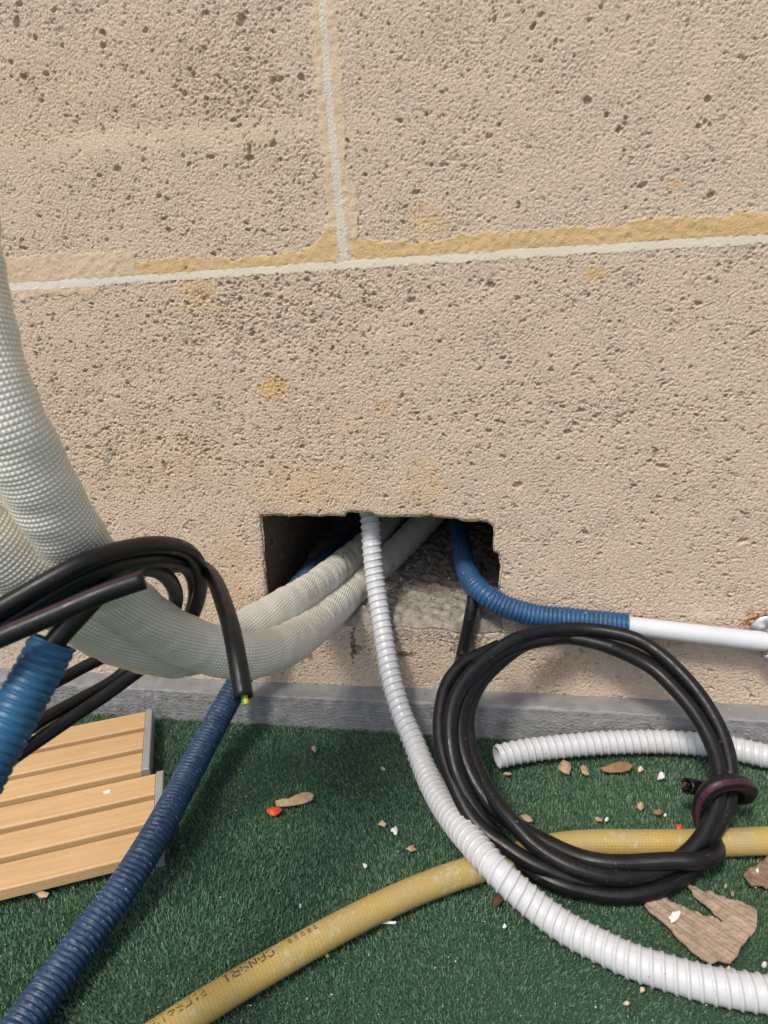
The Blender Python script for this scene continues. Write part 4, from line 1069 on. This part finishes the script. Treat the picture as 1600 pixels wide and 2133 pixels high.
flake('seed_wing', [(1250, 1600), (1262, 1597), (1276, 1590), (1295, 1586), (1308, 1588), (1318, 1596), (1312, 1604), (1296, 1608), (1272, 1609), (1256, 1606)], M['leaf'], 'dry reddish brown winged seed in front of the loose white hose', 'seed', .0014, .0018, ZT + .0012)
flake('dry_leaf', [(1164, 1596), (1172, 1586), (1186, 1592), (1190, 1600), (1186, 1614), (1172, 1612), (1163, 1604)], M['leaf_pale'], 'crumpled dry leaf just below the loose white hose', 'leaf', .0014, .0035, ZT + .0014, None, .004)
flake('dry_leaf', [(1209, 1598), (1216, 1596), (1224, 1602), (1228, 1614), (1220, 1617), (1212, 1611)], M['leaf_pale'], 'small folded brown leaf between the crumpled leaf and winged seed', 'leaf', .0012, .0024, ZT + .0012, None, .003)
flake('dry_leaf', [(1085, 1699), (1096, 1697), (1106, 1703), (1110, 1711), (1100, 1713), (1090, 1708)], M['leaf_pale'], 'pale dry leaf inside the cable coil near its left side', 'leaf', .0011, .0018, ZT + .001, None, .002)
flake('dry_leaf', [(1028, 1870), (1040, 1862), (1052, 1858), (1058, 1866), (1048, 1876), (1034, 1890), (1028, 1896)], M['leaf_dark'], 'dark brown leaf tip poking out beneath the long white hose', 'leaf', .0010, .0012, ZT + .001, None, .002)
flake('dry_leaf', [(58, 1856), (72, 1852), (88, 1856), (103, 1862), (98, 1869), (84, 1870), (74, 1862)], M['leaf_pale'], 'curled dry leaf at the front edge of the deck panel', 'leaf', .0011, .0022, ZT + .001, None, .004)
flake('dry_leaf', [(52, 1486), (62, 1480), (74, 1484), (70, 1493), (58, 1494)], M['leaf'], 'small brown leaf at the kerb behind the black cables', 'leaf', .0011, .0022, ZT + .001, None, .003)
flake('paper_shred', [(790, 1921), (800, 1917), (812, 1919), (826, 1920), (824, 1924), (810, 1924), (798, 1924)], M['chip'], 'thin white sliver beside the yellow hose', 'shred', .0009, .0008, ZT + .0010)
flake('paper_shred', [(846, 1768), (854, 1762), (864, 1760), (862, 1766), (868, 1770), (856, 1774)], M['leaf_pale'], 'greyish twisted shred left of the long white hose', 'shred', .0009, .0016, ZT + .0010)
flake('shell_chip', lump(1334, 1602, 15, 9, -.5, 21), M['chip_tan'], 'pale orange chip right of the reddish winged seed', 'chip', .0014, .0020, ZT + .001)
flake('plaster_chip', lump(1376, 1617, 14, 15, .3, 22, 9, .35), M['chip'], 'bright white knobbly chip inside the coil, left of the cable end', 'chip', .0020, .0034, ZT + .001)
flake('shell_chip', lump(1486, 1611, 11, 20, .3, 23), M['chip_tan'], 'cream chip half hidden behind the right side of the coil', 'chip', .0014, .0026, ZT + .001)
flake('plaster_chip', lump(797, 1715, 14, 13, .2, 24, 7), M['chip_tan'], 'cream square chip left of the white star shaped chip', 'chip', .0012, .0016, ZT + .001)
flake('plaster_chip', lump(823, 1729, 14, 15, .5, 25, 10, .42), M['chip'], 'white star shaped chip left of the long hose', 'chip', .0012, .0018, ZT + .001)
flake('plaster_chip', lump(1051, 1930, 8, 8, 0, 26), M['chip'], 'white chip below the dark leaf tip', 'chip', .0012, .0016, ZT + .001)
flake('plaster_chip', lump(760, 1803, 10, 8, 0, 27, 8, .4), M['chip'], 'white chip between the greyish shred and the yellow hose', 'chip', .0011, .0014, ZT + .001)
flake('plaster_chip', lump(626, 1888, 7, 7, 0, 28), M['chip'], 'round white chip above the yellow hose lettering', 'chip', .0014, .0018, ZT + .001)
flake('stone_chip', lump(1338, 2061, 12, 11, .4, 29), M['chip_tan'], 'cream pebble below the lower end of the long white hose', 'chip', .0014, .0010, ZT + .001)
flake('stone_chip', lump(1305, 2090, 14, 10, .1, 30), M['chip_tan'], 'flat tan pebble near the bottom edge of the photo', 'chip', .0014, .0010, ZT + .001)
flake('stone_chip', lump(1594, 2010, 14, 13, .4, 31), M['chip'], 'white pebble at the right edge beside the long hose', 'chip', .0022, .0028, ZT + .001)
flake('stone_chip', lump(1519, 2018, 10, 10, .4, 32), M['chip_tan'], 'tan pebble between the forked bark and the long hose', 'chip', .0014, .0010, ZT + .001)
flake('stone_chip', lump(1334, 1680, 15, 13, -.5, 33, 7), M['leaf_pale'], 'brown chip in the middle of the coil, below its cable end', 'chip', .0018, .0030, ZT + .001)
flake('dry_leaf', lump(1372, 1691, 16, 10, .1, 34, 8), M['leaf'], 'tiny curled brown leaf inside the coil, left of its knot', 'leaf', .0012, .0024, ZT + .001)
flake('plaster_chip', lump(1386, 1698, 6, 4, .1, 35, 7), M['chip'], 'tiny white chip beside the curled leaf near the knot', 'chip', .0012, .0014, ZT + .001)
flake('dry_leaf', lump(1415, 1721, 13, 9, .1, 36, 9, .4), M['red'], 'small rust red scrap just above the yellow hose', 'leaf', .0012, .0018, ZT + .001)
flake('dry_leaf', lump(1247, 1707, 13, 8, .5, 37, 7), M['leaf_pale'], 'small pale leaf scrap left of the oval white chip', 'leaf', .0010, .0014, ZT + .001)
flake('plaster_chip', lump(1264, 1707, 9, 6, -.4, 38, 8, .15), M['chip'], 'oval white chip in the middle of the coil above the yellow hose', 'chip', .0014, .0016, ZT + .001)
flake('stone_chip', lump(1512, 1846, 8, 11, .3, 39), M['leaf_pale'], 'grey brown chip above the tip of the forked bark', 'chip', .0012, .0010, ZT + .001)
flake('stone_chip', lump(1526, 1862, 7, 11, .3, 40), M['leaf_pale'], 'grey brown chip just right of the upper bark tip', 'chip', .0012, .0010, ZT + .001)
flake('stone_chip', lump(1058, 1612, 16, 6, .1, 41), M['leaf_pale'], 'flat pinkish chip below the cut end of the loose hose', 'chip', .0012, .0014, ZT + .001)
flake('dry_leaf', lump(680, 1990, 10, 8, .8, 42, 7, .45), M['leaf_pale'], 'small dry leaf scrap just below the yellow hose', 'leaf', .0011, .0022, ZT + .001)
flake('stone_chip', lump(655, 1561, 14, 9, .5, 43), M['leaf_pale'], 'brownish chip on the turf close to the kerb', 'chip', .0016, .0024, ZT + .001)
flake('dry_leaf', lump(798, 1601, 14, 6, .3, 44, 8, .3), M['leaf_pale'], 'pale curled scrap left of the long hose near the kerb', 'leaf', .0011, .0018, ZT + .001)
flake('paint_mark', lump(222, 1650, 20, 10, -.2, 45, 10, .35), M['chip'], 'small white paint spot on the farther deck panel', 'paint spot', .0002, .0001, .0254)
# crumbs too small to pick apart
V, Fc = [], []
def crumb(p, r):
    b = len(V)
    q = [np.array([1, 0, 0]), np.array([-1, 0, 0]), np.array([0, 1, 0]), np.array([0, -1, 0]), np.array([0, 0, 1]), np.array([0, 0, -1])]
    for d in q: V.append(tuple(p + d * r * rng.uniform(.5, 1.2)))
    for f in ((0, 2, 4), (2, 1, 4), (1, 3, 4), (3, 0, 4), (2, 0, 5), (1, 2, 5), (3, 1, 5), (0, 3, 5)): Fc.append(tuple(b + k for k in f))
for _ in range(620):
    x, y = rng.uniform(-60, 1660), rng.uniform(1520, 2133)
    p = onZ(x, y, ZT)
    if p[1] > -.045: continue
    crumb(p, .0004 + .0008 * rng.random() ** 3)
o = mesh_py('grit', V, Fc, M['chip_tan']); tag(o, 'scattered pale grit crumbs on the green turf', 'grit', kind='stuff')
V, Fc = [], []
for _ in range(160):
    x, y = rng.uniform(-.15, .15), rng.uniform(.012, .2)
    crumb(np.array([x, y, .149 + max(0, y - .08) * .1]), rng.uniform(.0008, .0028))
o = mesh_py('rubble', V, Fc, M['surround']); tag(o, 'loose stone crumbs on the floor of the hole', 'rubble', kind='stuff')
